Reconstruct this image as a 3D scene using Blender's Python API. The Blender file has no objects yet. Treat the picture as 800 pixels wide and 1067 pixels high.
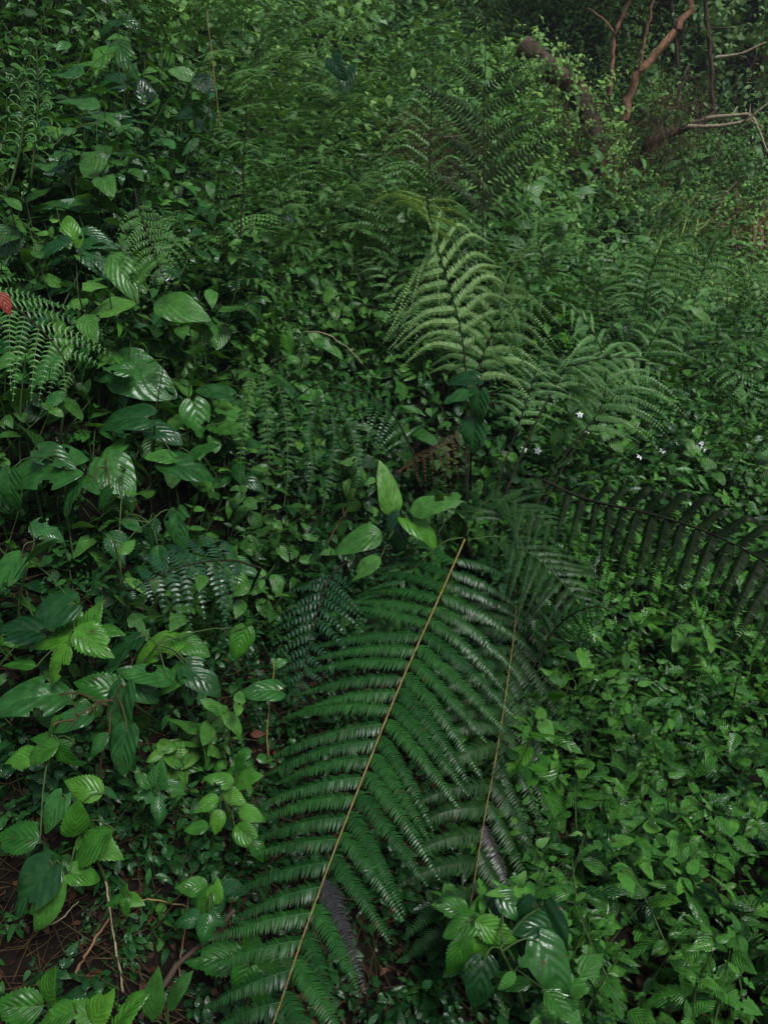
import bpy, math, numpy as np
from mathutils import Matrix

R = np.random.default_rng(20240611)
SC = bpy.context.scene
COL = SC.collection
rad = math.radians

# ------------------------------------------------------------------ camera
VFOV, PITCH, CAMZ = 66.0, -18.0, 1.5
CAM = np.array([0.0, 0.0, CAMZ])
FPX = 1067 / 2 / math.tan(rad(VFOV / 2))
C_R = np.array([1.0, 0, 0])
C_F = np.array([0, math.cos(rad(PITCH)), math.sin(rad(PITCH))])
C_U = np.array([0, -math.sin(rad(PITCH)), math.cos(rad(PITCH))])
UP = np.array([0, 0, 1.0])


def nz(a):
    a = np.asarray(a, float)
    return a / np.maximum(np.linalg.norm(a, axis=-1, keepdims=True), 1e-9)


def ray(u, v):
    return nz(C_F * FPX + C_R * (u - 400) - C_U * (v - 533.5))


def at(u, v, d):
    return CAM + ray(u, v) * d


# ------------------------------------------------------------------ terrain
PL = ([-6, 0, 1.1, 1.5, 2.2, 3, 4, 7, 12, 20, 40], [0, 0, 0, .12, .72, 1.30, 2.0, 4.1, 7.4, 13, 27])
PC = ([-6, 0, 1.6, 2.2, 2.8, 4, 7, 10, 14, 20, 40], [0, 0, 0, .12, .40, .95, 2.3, 3.9, 6.6, 11, 25])
PR = ([-6, 0, 1.6, 2.3, 3.5, 5, 7.5, 10, 11.5, 14, 20, 40], [0, 0, 0, .10, .36, .60, 1.0, 1.7, 2.7, 5.2, 10, 24])


def hg(x, y):
    x = np.asarray(x, float); y = np.asarray(y, float)
    s = np.clip(x / (0.40 * np.maximum(y, 0) + 0.35), -1.3, 1.3)
    def ip(p):
        return (np.interp(y - .25, *p) + 2 * np.interp(y, *p) + np.interp(y + .25, *p)) / 4
    a, b, c = ip(PL), ip(PC), ip(PR)
    wl = np.clip(-s, 0, 1.3); wr = np.clip(s, 0, 1.3)
    wl = wl * wl * (3 - 2 * np.minimum(wl, 1)); wr = wr * wr * (3 - 2 * np.minimum(wr, 1))
    wl = np.minimum(wl, 1.1); wr = np.minimum(wr, 1.1)
    z = b + (a - b) * wl + (c - b) * wr
    for cx, cy, rx, ry, dp_ in ((.16, 3.55, .50, .42, .48), (-.62, 2.55, .35, .30, .32), (1.45, 4.7, .3, .3, .3), (-.12, 2.9, .30, .25, .25)):
        z = z - dp_ * np.exp(-((x - cx) / rx) ** 2 - ((y - cy) / ry) ** 2)
    am = np.clip(y / 6, .25, 1.6)
    z = z + am * (.05 * np.sin(2.3 * x + 1.1 * y) + .05 * np.sin(1.7 * y - 1.3 * x + 2) + .03 * np.sin(4.1 * x - 3.3 * y + .6))
    return z


def hit(u, v):
    r = ray(u, v)
    t = np.linspace(.6, 34, 1400)
    p = CAM + r * t[:, None]
    below = np.nonzero(p[:, 2] < hg(p[:, 0], p[:, 1]))[0]
    i = below[0] if len(below) else len(t) - 1
    return float(t[i])


def gp(u, v):
    p = at(u, v, hit(u, v))
    p[2] = float(hg(p[0], p[1]))
    return p


def project(P):
    d = P - CAM
    z = d @ C_F
    return 400 + FPX * (d @ C_R) / z, 533.5 - FPX * (d @ C_U) / z, z


# ------------------------------------------------------------------ mesh building
class MB:
    def __init__(self):
        self.v, self.f, self.uv, self.r, self.n = [], [], [], [], 0

    def add(self, v, f, uv=None, r=None):
        v = np.asarray(v, float).reshape(-1, 3)
        f = np.asarray(f, int).reshape(-1, 4)
        n = len(v)
        self.v.append(v); self.f.append(f + self.n)
        self.uv.append(np.zeros((n, 2)) if uv is None else np.asarray(uv, float).reshape(-1, 2))
        self.r.append(np.full(n, .5) if r is None else np.broadcast_to(np.asarray(r, float), (n,)))
        self.n += n

    def mesh(self, name, mat, origin=None):
        v = np.concatenate(self.v); f = np.concatenate(self.f); uv = np.concatenate(self.uv); r = np.concatenate(self.r)
        if origin is not None:
            v = v - np.asarray(origin)
        me = bpy.data.meshes.new(name)
        me.vertices.add(len(v)); me.vertices.foreach_set('co', v.astype(np.float32).ravel())
        me.loops.add(f.size); me.loops.foreach_set('vertex_index', f.astype(np.int32).ravel())
        me.polygons.add(len(f)); me.polygons.foreach_set('loop_start', np.arange(0, f.size, 4, dtype=np.int32))
        me.polygons.foreach_set('use_smooth', np.ones(len(f), bool))
        ul = me.uv_layers.new(name='UVMap')
        ul.data.foreach_set('uv', uv[f.ravel()].astype(np.float32).ravel())
        at_ = me.attributes.new('rnd', 'FLOAT', 'POINT')
        at_.data.foreach_set('value', r.astype(np.float32))
        me.materials.append(mat)
        me.update(calc_edges=True)
        return me


def link(name, me, parent=None, loc=None):
    o = bpy.data.objects.new(name, me)
    COL.objects.link(o)
    if parent is not None:
        o.parent = parent
    if loc is not None:
        o.location = [float(c) for c in loc]
    return o


def tag(o, label, cat=None, group=None, kind=None):
    o['label'] = label
    if cat: o['category'] = cat
    if group: o['group'] = group
    if kind: o['kind'] = kind
    return o


def thing(name, label, cat, loc, group=None):
    o = bpy.data.objects.new(name, None)
    o.empty_display_size = .1
    COL.objects.link(o)
    o.location = [float(c) for c in loc]
    return tag(o, label, cat, group)


def tube(mb, pts, r0, r1=None, sides=5, r=.5, jit=0.0):
    pts = np.asarray(pts, float); n = len(pts)
    r1 = r0 if r1 is None else r1
    T = nz(np.gradient(pts, axis=0))
    ref = np.array([0.31, 0.22, 0.93]); ref = np.where(np.abs(T @ ref)[:, None] > .93, np.array([[1., .1, 0]]), ref[None])
    A = nz(np.cross(T, ref)); B = np.cross(T, A)
    rr = np.linspace(r0, r1, n)
    if jit: rr = rr * (1 + R.normal(0, jit, n))
    an = np.arange(sides) * 2 * math.pi / sides
    v = pts[:, None] + rr[:, None, None] * (np.cos(an)[None, :, None] * A[:, None] + np.sin(an)[None, :, None] * B[:, None])
    i = np.arange(n - 1)[:, None] * sides; j = np.arange(sides)[None]; k = (j + 1) % sides
    f = np.stack(np.broadcast_arrays(i + j, i + k, i + sides + k, i + sides + j), -1)
    uv = np.zeros((n, sides, 2)); uv[..., 0] = (np.arange(sides) / sides)[None]; uv[..., 1] = np.linspace(0, 1, n)[:, None]
    mb.add(v.reshape(-1, 3), f.reshape(-1, 4), uv.reshape(-1, 2), r)


def curve(ctrl, n):
    """Catmull-Rom through the control points."""
    c = np.asarray(ctrl, float)
    if len(c) == 2:
        return c[0] + (c[1] - c[0]) * np.linspace(0, 1, n)[:, None]
    c = np.vstack([2 * c[0] - c[1], c, 2 * c[-1] - c[-2]])
    m = len(c) - 3
    out = []
    for t in np.linspace(0, m - 1e-6, n):
        i = int(t); a = t - i
        p0, p1, p2, p3 = c[i:i + 4]
        out.append(.5 * ((2 * p1) + (-p0 + p2) * a + (2 * p0 - 5 * p1 + 4 * p2 - p3) * a * a + (-p0 + 3 * p1 - 3 * p2 + p3) * a ** 3))
    return np.array(out)


# ------------------------------------------------------------------ leaf templates
def leaf_t(nu, nv, kind='ovate', wid=.5, droop=.25, fold=.15, serr=0., wave=.02, twist=0., seed=0, bites=0):
    rg = np.random.default_rng(seed)
    s = np.linspace(-1, 1, nu)[None, :].repeat(nv, 0)
    t = np.linspace(0, 1, nv)[:, None].repeat(nu, 1)
    tt = t
    if kind == 'heart':
        w = wid * (.50 + .50 * np.minimum(1, tt / .20) ** .6) * (np.clip(1 - tt, 0, 1) ** .66) * (1.06 + .62 * tt - .25 * tt ** 2)
        w = np.maximum(w, .012)
        y = tt - .17 * np.sin(math.pi * .70 * np.abs(s)) * (1 - tt) ** 4
    elif kind == 'lance':
        w = wid * np.sin(math.pi * np.clip(tt, 0, 1) ** .8) ** .9; w = np.maximum(w, .012); y = tt
    else:
        w = wid * np.sin(math.pi * tt ** .68) ** .85 * (1 - .12 * tt); w = np.maximum(w, .014); y = tt
    if serr > 0:
        tooth = np.where(np.arange(nv) % 2 == 0, 1 + serr, 1 - serr)[:, None]
        w = np.where(np.abs(s) > .99, w * tooth, w)
        y = y - np.where(np.abs(s) > .99, serr * .12 * (np.arange(nv) % 2 == 1)[:, None], 0)
    x = s * w * .5 * 2 * .5
    x = s * w * .5
    # arc bend along the length
    ang = droop * 1.6 * tt
    yy = np.where(droop != 0, np.sin(ang) / max(abs(droop) * 1.6, 1e-6) * np.sign(droop if droop else 1), y)
    y2 = yy + (y - tt)
    z = -(1 - np.cos(ang)) / max(abs(droop) * 1.6, 1e-6) * np.sign(droop if droop else 1)
    z = z + fold * np.abs(x) * (1 - .5 * tt) - .35 * fold * (np.abs(s) ** 3) * w
    ph = rg.uniform(0, 6.28)
    z = z + wave * np.abs(s) * np.sin(9 * tt + ph + 1.5 * np.sign(s)) * (w / max(wid, .01))
    z = z + twist * x * (tt - .3)
    v = np.stack([x, y2, z], -1).reshape(-1, 3)
    i = (np.arange(nv - 1) * nu)[:, None]; j = np.arange(nu - 1)[None]
    f = np.stack(np.broadcast_arrays(i + j, i + j + 1, i + nu + j + 1, i + nu + j), -1).reshape(-1, 4)
    uv = np.stack([(s + 1) / 2, t], -1).reshape(-1, 2)
    for _ in range(bites):
        c = np.array([rg.choice([rg.uniform(0, .25), rg.uniform(.75, 1)]), rg.uniform(.2, .9)]); r_ = rg.uniform(.05, .12)
        d = np.linalg.norm((uv[f].mean(1) - c) * [.6, 1], axis=1)
        f = f[d > r_]
    return v, f, uv


def tset(n, nu, nv, kind, wid, droop=(.1, .5), fold=(.1, .5), serr=0., wave=.03):
    return [leaf_t(nu, nv, kind, wid * R.uniform(.88, 1.12), R.uniform(*droop), R.uniform(*fold), serr, wave, R.uniform(-.5, .5), int(R.integers(1e6)), bites=(int(R.integers(1, 4)) if nv > 12 and i_ % 5 < 2 else 0)) for i_ in range(n)]


def place(mb, tm, P, D, N, L, r):
    """many leaves at once; tm is a list of templates"""
    P = np.asarray(P, float).reshape(-1, 3); n = len(P)
    D = nz(np.broadcast_to(D, (n, 3))); N = np.broadcast_to(N, (n, 3))
    X = nz(np.cross(D, N)); Z = np.cross(X, D)
    L = np.broadcast_to(L, (n,)); r = np.broadcast_to(r, (n,))
    pick = R.integers(0, len(tm), n)
    for k in range(len(tm)):
        m = pick == k
        if not m.any(): continue
        v, f, uv = tm[k]
        M = np.stack([X[m], D[m], Z[m]], 1)          # rows = axes
        w = P[m][:, None] + L[m][:, None, None] * np.einsum('vk,nkj->nvj', v, M)
        c = m.sum(); nv = len(v)
        ff = f[None] + (np.arange(c) * nv)[:, None, None]
        mb.add(w.reshape(-1, 3), ff.reshape(-1, 4), np.tile(uv, (c, 1)), np.repeat(r[m], nv))


HEART_H = tset(10, 15, 25, 'heart', .80, (.15, .6), (.05, .35), 0, .03)
NETTLE_H = tset(10, 13, 27, 'ovate', .62, (.15, .6), (.1, .5), .07, .02)
LANCE_H = tset(6, 7, 13, 'lance', .34, (.2, .8), (.2, .6), 0, .03)
OVATE_M = tset(8, 5, 7, 'ovate', .56, (.15, .7), (.1, .6))
HEART_M = tset(8, 5, 7, 'heart', .76, (.15, .6), (.05, .4))
LANCE_M = tset(6, 5, 6, 'lance', .32, (.2, .9), (.2, .6))
NETTLE_M = tset(8, 5, 13, 'ovate', .53, (.1, .55), (.1, .5), .07, .02)
OVATE_L = tset(8, 3, 4, 'ovate', .58, (.2, .8), (.2, .7))
HEART_L = tset(5, 3, 4, 'heart', .74, (.2, .7), (.1, .5))
LANCE_L = tset(5, 3, 4, 'lance', .32, (.3, 1.), (.2, .6))


# ------------------------------------------------------------------ materials
def nodes_of(name):
    m = bpy.data.materials.new(name); m.use_nodes = True
    nt = m.node_tree; nt.nodes.clear()
    return m, nt, nt.nodes, nt.links


def leaf_mat(name, dark, light, rough=.34, vein=.35, freq=52., slant=.38, trans=.22, midrib=.35, spec=.5, blot=.3, tip=None):
    m, nt, N, Lk = nodes_of(name)
    out = N.new('ShaderNodeOutputMaterial')
    at_ = N.new('ShaderNodeAttribute'); at_.attribute_name = 'rnd'
    oi = N.new('ShaderNodeObjectInfo')
    add = N.new('ShaderNodeMath'); add.operation = 'MULTIPLY_ADD'
    Lk.new(oi.outputs['Random'], add.inputs[0]); add.inputs[1].default_value = .50
    sub = N.new('ShaderNodeMath'); sub.operation = 'SUBTRACT'; sub.inputs[1].default_value = .25
    Lk.new(at_.outputs['Fac'], sub.inputs[0]); Lk.new(sub.outputs[0], add.inputs[2])
    ramp = N.new('ShaderNodeValToRGB')
    ramp.color_ramp.elements[0].color = (*dark, 1); ramp.color_ramp.elements[1].color = (*light, 1)
    ramp.color_ramp.elements[0].position = .05; ramp.color_ramp.elements[1].position = .78
    e3 = ramp.color_ramp.elements.new(1.0); e3.color = (min(light[0] * 1.3, 1), light[1] * 1.12, light[2] * 1.05, 1)
    Lk.new(add.outputs[0], ramp.inputs[0])
    tc = N.new('ShaderNodeTexCoord')
    sep = N.new('ShaderNodeSeparateXYZ'); Lk.new(tc.outputs['UV'], sep.inputs[0])
    ax = N.new('ShaderNodeMath'); ax.operation = 'SUBTRACT'; ax.inputs[1].default_value = .5
    Lk.new(sep.outputs[0], ax.inputs[0])
    ab = N.new('ShaderNodeMath'); ab.operation = 'ABSOLUTE'; Lk.new(ax.outputs[0], ab.inputs[0])
    # side veins
    k = N.new('ShaderNodeMath'); k.operation = 'MULTIPLY_ADD'; k.inputs[1].default_value = -slant * 2
    Lk.new(ab.outputs[0], k.inputs[0]); Lk.new(sep.outputs[1], k.inputs[2])
    kf = N.new('ShaderNodeMath'); kf.operation = 'MULTIPLY'; kf.inputs[1].default_value = freq; Lk.new(k.outputs[0], kf.inputs[0])
    sn = N.new('ShaderNodeMath'); sn.operation = 'SINE'; Lk.new(kf.outputs[0], sn.inputs[0])
    # midrib mask
    mr = N.new('ShaderNodeMapRange'); mr.inputs[1].default_value = .0; mr.inputs[2].default_value = .05
    mr.inputs[3].default_value = 1; mr.inputs[4].default_value = 0; Lk.new(ab.outputs[0], mr.inputs[0])
    vm = N.new('ShaderNodeMapRange'); vm.inputs[1].default_value = .90; vm.inputs[2].default_value = 1; vm.inputs[3].default_value = 0; vm.inputs[4].default_value = .35
    ng = N.new('ShaderNodeMath'); ng.operation = 'MULTIPLY'; ng.inputs[1].default_value = -1; Lk.new(sn.outputs[0], ng.inputs[0]); Lk.new(ng.outputs[0], vm.inputs[0])
    mx = N.new('ShaderNodeMath'); mx.operation = 'MAXIMUM'; Lk.new(mr.outputs[0], mx.inputs[0]); Lk.new(vm.outputs[0], mx.inputs[1])
    mm = N.new('ShaderNodeMath'); mm.operation = 'MULTIPLY'; mm.inputs[1].default_value = midrib; Lk.new(mx.outputs[0], mm.inputs[0])
    mix = N.new('ShaderNodeMix'); mix.data_type = 'RGBA'
    Lk.new(mm.outputs[0], mix.inputs[0]); Lk.new(ramp.outputs[0], mix.inputs[6])
    mix.inputs[7].default_value = (light[0] * 1.7 + .01, light[1] * 1.4 + .01, light[2] * 1.3 + .005, 1)
    # blotches
    no = N.new('ShaderNodeTexNoise'); no.inputs['Scale'].default_value = 38; no.inputs['Detail'].default_value = 4
    geo = N.new('ShaderNodeNewGeometry'); Lk.new(geo.outputs['Position'], no.inputs['Vector'])
    bl = N.new('ShaderNodeMapRange'); bl.inputs[1].default_value = .3; bl.inputs[2].default_value = .7; bl.inputs[3].default_value = 1 - blot; bl.inputs[4].default_value = 1 + blot
    Lk.new(no.outputs[0], bl.inputs[0])
    mul = N.new('ShaderNodeMix'); mul.data_type = 'RGBA'; mul.blend_type = 'MULTIPLY'; mul.inputs[0].default_value = 1
    Lk.new(mix.outputs[2], mul.inputs[6]); Lk.new(bl.outputs[0], mul.inputs[7])
    n2 = N.new('ShaderNodeTexNoise'); n2.inputs['Scale'].default_value = 55; n2.inputs['Detail'].default_value = 3; Lk.new(geo.outputs['Position'], n2.inputs['Vector'])
    sp = N.new('ShaderNodeMapRange'); sp.inputs[1].default_value = .66; sp.inputs[2].default_value = .71; sp.inputs[3].default_value = 0; sp.inputs[4].default_value = .75
    Lk.new(n2.outputs[0], sp.inputs[0])
    m2 = N.new('ShaderNodeMix'); m2.data_type = 'RGBA'; Lk.new(sp.outputs[0], m2.inputs[0]); Lk.new(mul.outputs[2], m2.inputs[6]); m2.inputs[7].default_value = (.055, .038, .012, 1)
    col = m2.outputs[2]
    pr = N.new('ShaderNodeBsdfPrincipled'); Lk.new(col, pr.inputs['Base Color'])
    rr = N.new('ShaderNodeMapRange'); rr.inputs[1].default_value = .3; rr.inputs[2].default_value = .7; rr.inputs[3].default_value = rough - .08; rr.inputs[4].default_value = rough + .12
    Lk.new(no.outputs[0], rr.inputs[0]); Lk.new(rr.outputs[0], pr.inputs['Roughness'])
    pr.inputs['Specular IOR Level'].default_value = spec * .8
    bm = N.new('ShaderNodeBump'); bm.inputs['Strength'].default_value = vein; bm.inputs['Distance'].default_value = .004
    hh = N.new('ShaderNodeMath'); hh.operation = 'MULTIPLY_ADD'; hh.inputs[1].default_value = -1.2; Lk.new(mr.outputs[0], hh.inputs[0]); Lk.new(sn.outputs[0], hh.inputs[2])
    hv = N.new('ShaderNodeMath'); hv.operation = 'MULTIPLY'; Lk.new(hh.outputs[0], hv.inputs[0]); Lk.new(bl.outputs[0], hv.inputs[1])
    ha = N.new('ShaderNodeMath'); ha.operation = 'MULTIPLY_ADD'; ha.inputs[1].default_value = 3.0; Lk.new(n2.outputs[0], ha.inputs[0]); Lk.new(hv.outputs[0], ha.inputs[2])
    Lk.new(ha.outputs[0], bm.inputs['Height']); Lk.new(bm.outputs[0], pr.inputs['Normal'])
    if trans > 0:
        tr = N.new('ShaderNodeBsdfTranslucent')
        tcm = N.new('ShaderNodeMix'); tcm.data_type = 'RGBA'; tcm.blend_type = 'MULTIPLY'; tcm.inputs[0].default_value = 1
        Lk.new(col, tcm.inputs[6]); tcm.inputs[7].default_value = (1.7, 1.6, .6, 1)
        Lk.new(tcm.outputs[2], tr.inputs[0])
        ms = N.new('ShaderNodeMixShader'); ms.inputs[0].default_value = trans
        Lk.new(pr.outputs[0], ms.inputs[1]); Lk.new(tr.outputs[0], ms.inputs[2]); Lk.new(ms.outputs[0], out.inputs[0])
    else:
        Lk.new(pr.outputs[0], out.inputs[0])
    return m


def bark_mat(name, c0, c1, scale=30., rough=.8, bump=.5):
    m, nt, N, Lk = nodes_of(name)
    out = N.new('ShaderNodeOutputMaterial'); pr = N.new('ShaderNodeBsdfPrincipled'); Lk.new(pr.outputs[0], out.inputs[0])
    no = N.new('ShaderNodeTexNoise'); no.inputs['Scale'].default_value = scale; no.inputs['Detail'].default_value = 6; no.inputs['Roughness'].default_value = .65
    geo = N.new('ShaderNodeNewGeometry'); Lk.new(geo.outputs['Position'], no.inputs['Vector'])
    rp = N.new('ShaderNodeValToRGB'); rp.color_ramp.elements[0].position = .32; rp.color_ramp.elements[1].position = .68
    rp.color_ramp.elements[0].color = (*c0, 1); rp.color_ramp.elements[1].color = (*c1, 1)
    Lk.new(no.outputs[0], rp.inputs[0]); Lk.new(rp.outputs[0], pr.inputs['Base Color'])
    pr.inputs['Roughness'].default_value = rough; pr.inputs['Specular IOR Level'].default_value = .15
    b = N.new('ShaderNodeBump'); b.inputs['Strength'].default_value = bump; b.inputs['Distance'].default_value = .02
    Lk.new(no.outputs[0], b.inputs['Height']); Lk.new(b.outputs[0], pr.inputs['Normal'])
    return m


M = dict(
    nettle=leaf_mat('nettle_leaf', (.006, .040, .008), (.054, .185, .024), .22, .50, 44, .42, .20, .14, .55),
    heart=leaf_mat('heart_leaf', (.008, .044, .010), (.030, .118, .019), .24, .25, 30, .5, .2, .14, .38),
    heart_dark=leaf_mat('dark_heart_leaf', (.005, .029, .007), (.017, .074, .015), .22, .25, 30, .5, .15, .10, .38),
    bright=leaf_mat('bright_leaf', (.017, .085, .009), (.050, .168, .017), .26, .28, 40, .45, .28, .12, .34),
    quilt=leaf_mat('quilted_leaf', (.008, .047, .011), (.022, .098, .019), .23, .42, 50, .45, .12, .06, .55),
    weed=leaf_mat('weed_leaf', (.007, .034, .008), (.048, .140, .023), .28, .3, 36, .45, .2, .12, .33),
    lance=leaf_mat('lance_leaf', (.016, .072, .013), (.052, .155, .025), .28, .25, 34, .5, .22, .16, .33),
    slope=leaf_mat('slope_leaf', (.024, .086, .020), (.140, .290, .066), .40, .15, 30, .45, .22, .1, .22),
    forest=leaf_mat('forest_leaf', (.030, .086, .028), (.125, .225, .075), .5, .1, 30, .45, .18, .1, .2),
    fern=leaf_mat('fern_green', (.005, .033, .006), (.016, .072, .012), .33, .0, 1, .4, .08, .0, .26, blot=.22),
    fern_olive=leaf_mat('fern_olive', (.006, .025, .006), (.019, .052, .013), .38, .0, 1, .4, .08, .0, .16, blot=.3),
    fern_bronze=leaf_mat('fern_bronze', (.009, .013, .012), (.030, .026, .028), .36, .0, 1, .4, .05, .0, .3),
    fern_pale=leaf_mat('fern_pale', (.11, .215, .068), (.20, .330, .11), .42, .0, 1, .4, .25, .0, .3, blot=.15),
    fern_mid=leaf_mat('fern_mid', (.030, .098, .024), (.080, .185, .042), .38, .0, 1, .4, .2, .0, .3),
    fern_light=leaf_mat('fern_light', (.048, .130, .038), (.105, .215, .065), .40, .0, 1, .4, .2, .0, .3),
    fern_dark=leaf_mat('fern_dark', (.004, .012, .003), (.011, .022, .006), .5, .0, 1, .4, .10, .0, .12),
    fern_blue=leaf_mat('fern_bluish', (.005, .030, .012), (.013, .052, .020), .30, .0, 1, .4, .06, .0, .36),
    dead=leaf_mat('dead_leaf', (.018, .008, .005), (.085, .036, .018), .6, .3, 30, .45, .05, .1, .3),
    dead_grass=leaf_mat('dead_grass', (.08, .045, .032), (.21, .125, .085), .6, .0, 1, .4, .15, .0, .2),
    red=leaf_mat('red_leaf', (.14, .022, .014), (.24, .04, .025), .5, .4, 30, .45, .1, .1),
    petal=leaf_mat('petal', (.62, .60, .70), (.8, .78, .85), .5, .0, 1, .4, .2, .0, blot=.05),
    grass=leaf_mat('grass_blade', (.045, .11, .018), (.13, .21, .05), .5, .0, 1, .4, .2, .0, .2),
    stem=bark_mat('green_stem', (.020, .045, .012), (.05, .085, .02), 40, .5, .2),
    rachis=bark_mat('straw_stalk', (.13, .095, .028), (.25, .185, .07), 50, .45, .2),
    darkstem=bark_mat('dark_stalk', (.007, .007, .004), (.022, .018, .010), 50, .8, .3),
    brownstem=bark_mat('brown_stalk', (.035, .022, .010), (.08, .052, .022), 50, .6, .3),
    twig=bark_mat('pale_twig', (.15, .12, .075), (.34, .28, .19), 40, .7, .4),
    bark=bark_mat('red_brown_bark', (.09, .047, .026), (.27, .150, .085), 14, .75, .7),
    bark_dark=bark_mat('dark_bark', (.025, .018, .013), (.085, .058, .040), 14, .85, .8),
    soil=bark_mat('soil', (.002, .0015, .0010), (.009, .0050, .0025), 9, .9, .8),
)


# ------------------------------------------------------------------ shoots (vectorised stems with leaves)
def shoots(P0, Dr, H, K, L, tm, leaf, stem=None, face=(0, -.45, .8), opp=True, r=None, sr=.0025, sag=.18, t0=.25, tilt=.35, njit=.35):
    S = len(P0)
    H = np.broadcast_to(H, (S,)); L = np.broadcast_to(L, (S,))
    Dr = nz(Dr)
    t = np.linspace(t0, 1, K)
    sv = nz(R.normal(size=(S, 3)) * [1, 1, .25]) * sag
    sv[:, 2] -= sag * .4
    def pos(tt):
        return P0[:, None] + Dr[:, None] * (H[:, None] * tt[None])[..., None] + sv[:, None] * (H[:, None] * tt[None] ** 2)[..., None]
    pk = pos(t)
    A = nz(np.cross(Dr, nz(np.array([.3, 1, .2])))); B = np.cross(Dr, A)
    ph = R.uniform(0, 6.28, S)[:, None] + (np.arange(K) * (math.pi / 2 if opp else 2.4))[None]
    per = 2 if opp else 1
    for q in range(per):
        a = ph + q * math.pi + R.normal(0, .3, (S, K))
        out = np.cos(a)[..., None] * A[:, None] + np.sin(a)[..., None] * B[:, None]
        el = tilt * (t[None] ** 2) * 1.5 - .12 + R.normal(0, .18, (S, K))
        D = nz(out + el[..., None] * Dr[:, None] * 1.0 + np.array([0, 0, -.12]))
        Nn = nz(np.asarray(face)) + R.normal(0, njit, (S, K, 3)) + .45 * Dr[:, None]
        ll = L[:, None] * (1 - .5 * t[None] ** 3) * R.uniform(.7, 1.15, (S, K))
        base = (R.uniform(.0, 1, S) if r is None else np.broadcast_to(r, (S,)))[:, None]
        rr = np.clip(base * .6 + .25 * t[None] + R.uniform(-.12, .28, (S, K)), 0, 1)
        P = pk + D * (.14 * ll)[..., None]
        place(leaf, tm, P.reshape(-1, 3), D.reshape(-1, 3), Nn.reshape(-1, 3), ll.ravel(), rr.ravel())
    if stem is not None:
        tt = np.linspace(0, 1, 4)
        ps = pos(tt)
        w = sr * (1 - .6 * tt)
        an = np.arange(3) * 2.094
        v = ps[:, :, None] + (w[None, :, None, None]) * (np.cos(an)[None, None, :, None] * A[:, None, None] + np.sin(an)[None, None, :, None] * B[:, None, None])
        i = np.arange(3)[:, None] * 3; j = np.arange(3)[None]; k = (j + 1) % 3
        f = np.stack(np.broadcast_arrays(i + j, i + k, i + 3 + k, i + 3 + j), -1).reshape(-1, 4)
        ff = f[None] + (np.arange(S) * 12)[:, None, None]
        stem.add(v.reshape(-1, 3), ff.reshape(-1, 4))


# ------------------------------------------------------------------ ferns
def pinna(mb, p0, d0, nrm, L, m, plen, droop, grav=-UP, fold=.35, fwd=.28, r=.5, hero=False, curl=0., wfac=.9, taper=.7):
    k = 10
    s = np.linspace(0, 1, k)
    g = nz(grav)
    pts = p0 + d0 * (L * (s - .12 * droop * s ** 2))[:, None] + g * (L * droop * s ** 2.0)[:, None]
    if curl:
        pts = pts - g * (L * curl * np.sin(s * 3.14) ** 2)[:, None]
    tube(mb, pts, .0016 if hero else .0011, .0005, 3, r=r)
    sc = np.linspace(.02, .985, m)
    def ip(q):
        return np.stack([np.interp(q, s, pts[:, c]) for c in range(3)], -1)
    c = ip(sc); T = nz(ip(np.minimum(sc + .03, 1)) - ip(np.maximum(sc - .03, 0)))
    b = nz(np.cross(T, nrm)); n = np.cross(b, T)
    pl = plen * np.clip(1.12 * (1 - sc) ** taper, .10, 1) * np.clip(.6 + sc * 8, 0, 1)
    pl = pl * R.uniform(.86, 1.08, m)
    w = (L / m) * wfac * np.ones(m) * np.clip(1.25 - sc * .6, .4, 1)
    for sg in (-1, 1):
        fj = fwd + R.normal(0, .06, m)
        d = nz(b * sg + T * fj[:, None] - n * (fold + R.normal(0, .10, m))[:, None])
        x = nz(T - d * (T * d).sum(-1, keepdims=True))
        nn = np.cross(x, d) * (-sg)
        rows = []
        for (a, wd, zz) in ((0, .5, 0), (.55, .46, .03), (1., .10, -.16)):
            cen = c + d * (pl * a)[:, None] + nn * (pl * zz)[:, None] * 1.0 + T * (pl * .10 * a * a)[:, None]
            rows.append(cen - x * (w * wd)[:, None]); rows.append(cen + x * (w * wd)[:, None])
        v = np.stack(rows, 1)
        f = np.array([[0, 1, 3, 2], [2, 3, 5, 4]])
        ff = f[None] + (np.arange(m) * 6)[:, None, None]
        uv = np.tile(np.array([[0, 0], [1, 0], [0, .5], [1, .5], [.4, 1], [.6, 1.]]), (m, 1))
        mb.add(v.reshape(-1, 3), ff.reshape(-1, 4), uv, np.repeat(np.clip(r + R.normal(0, .12, m), 0, 1), 6))


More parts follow.
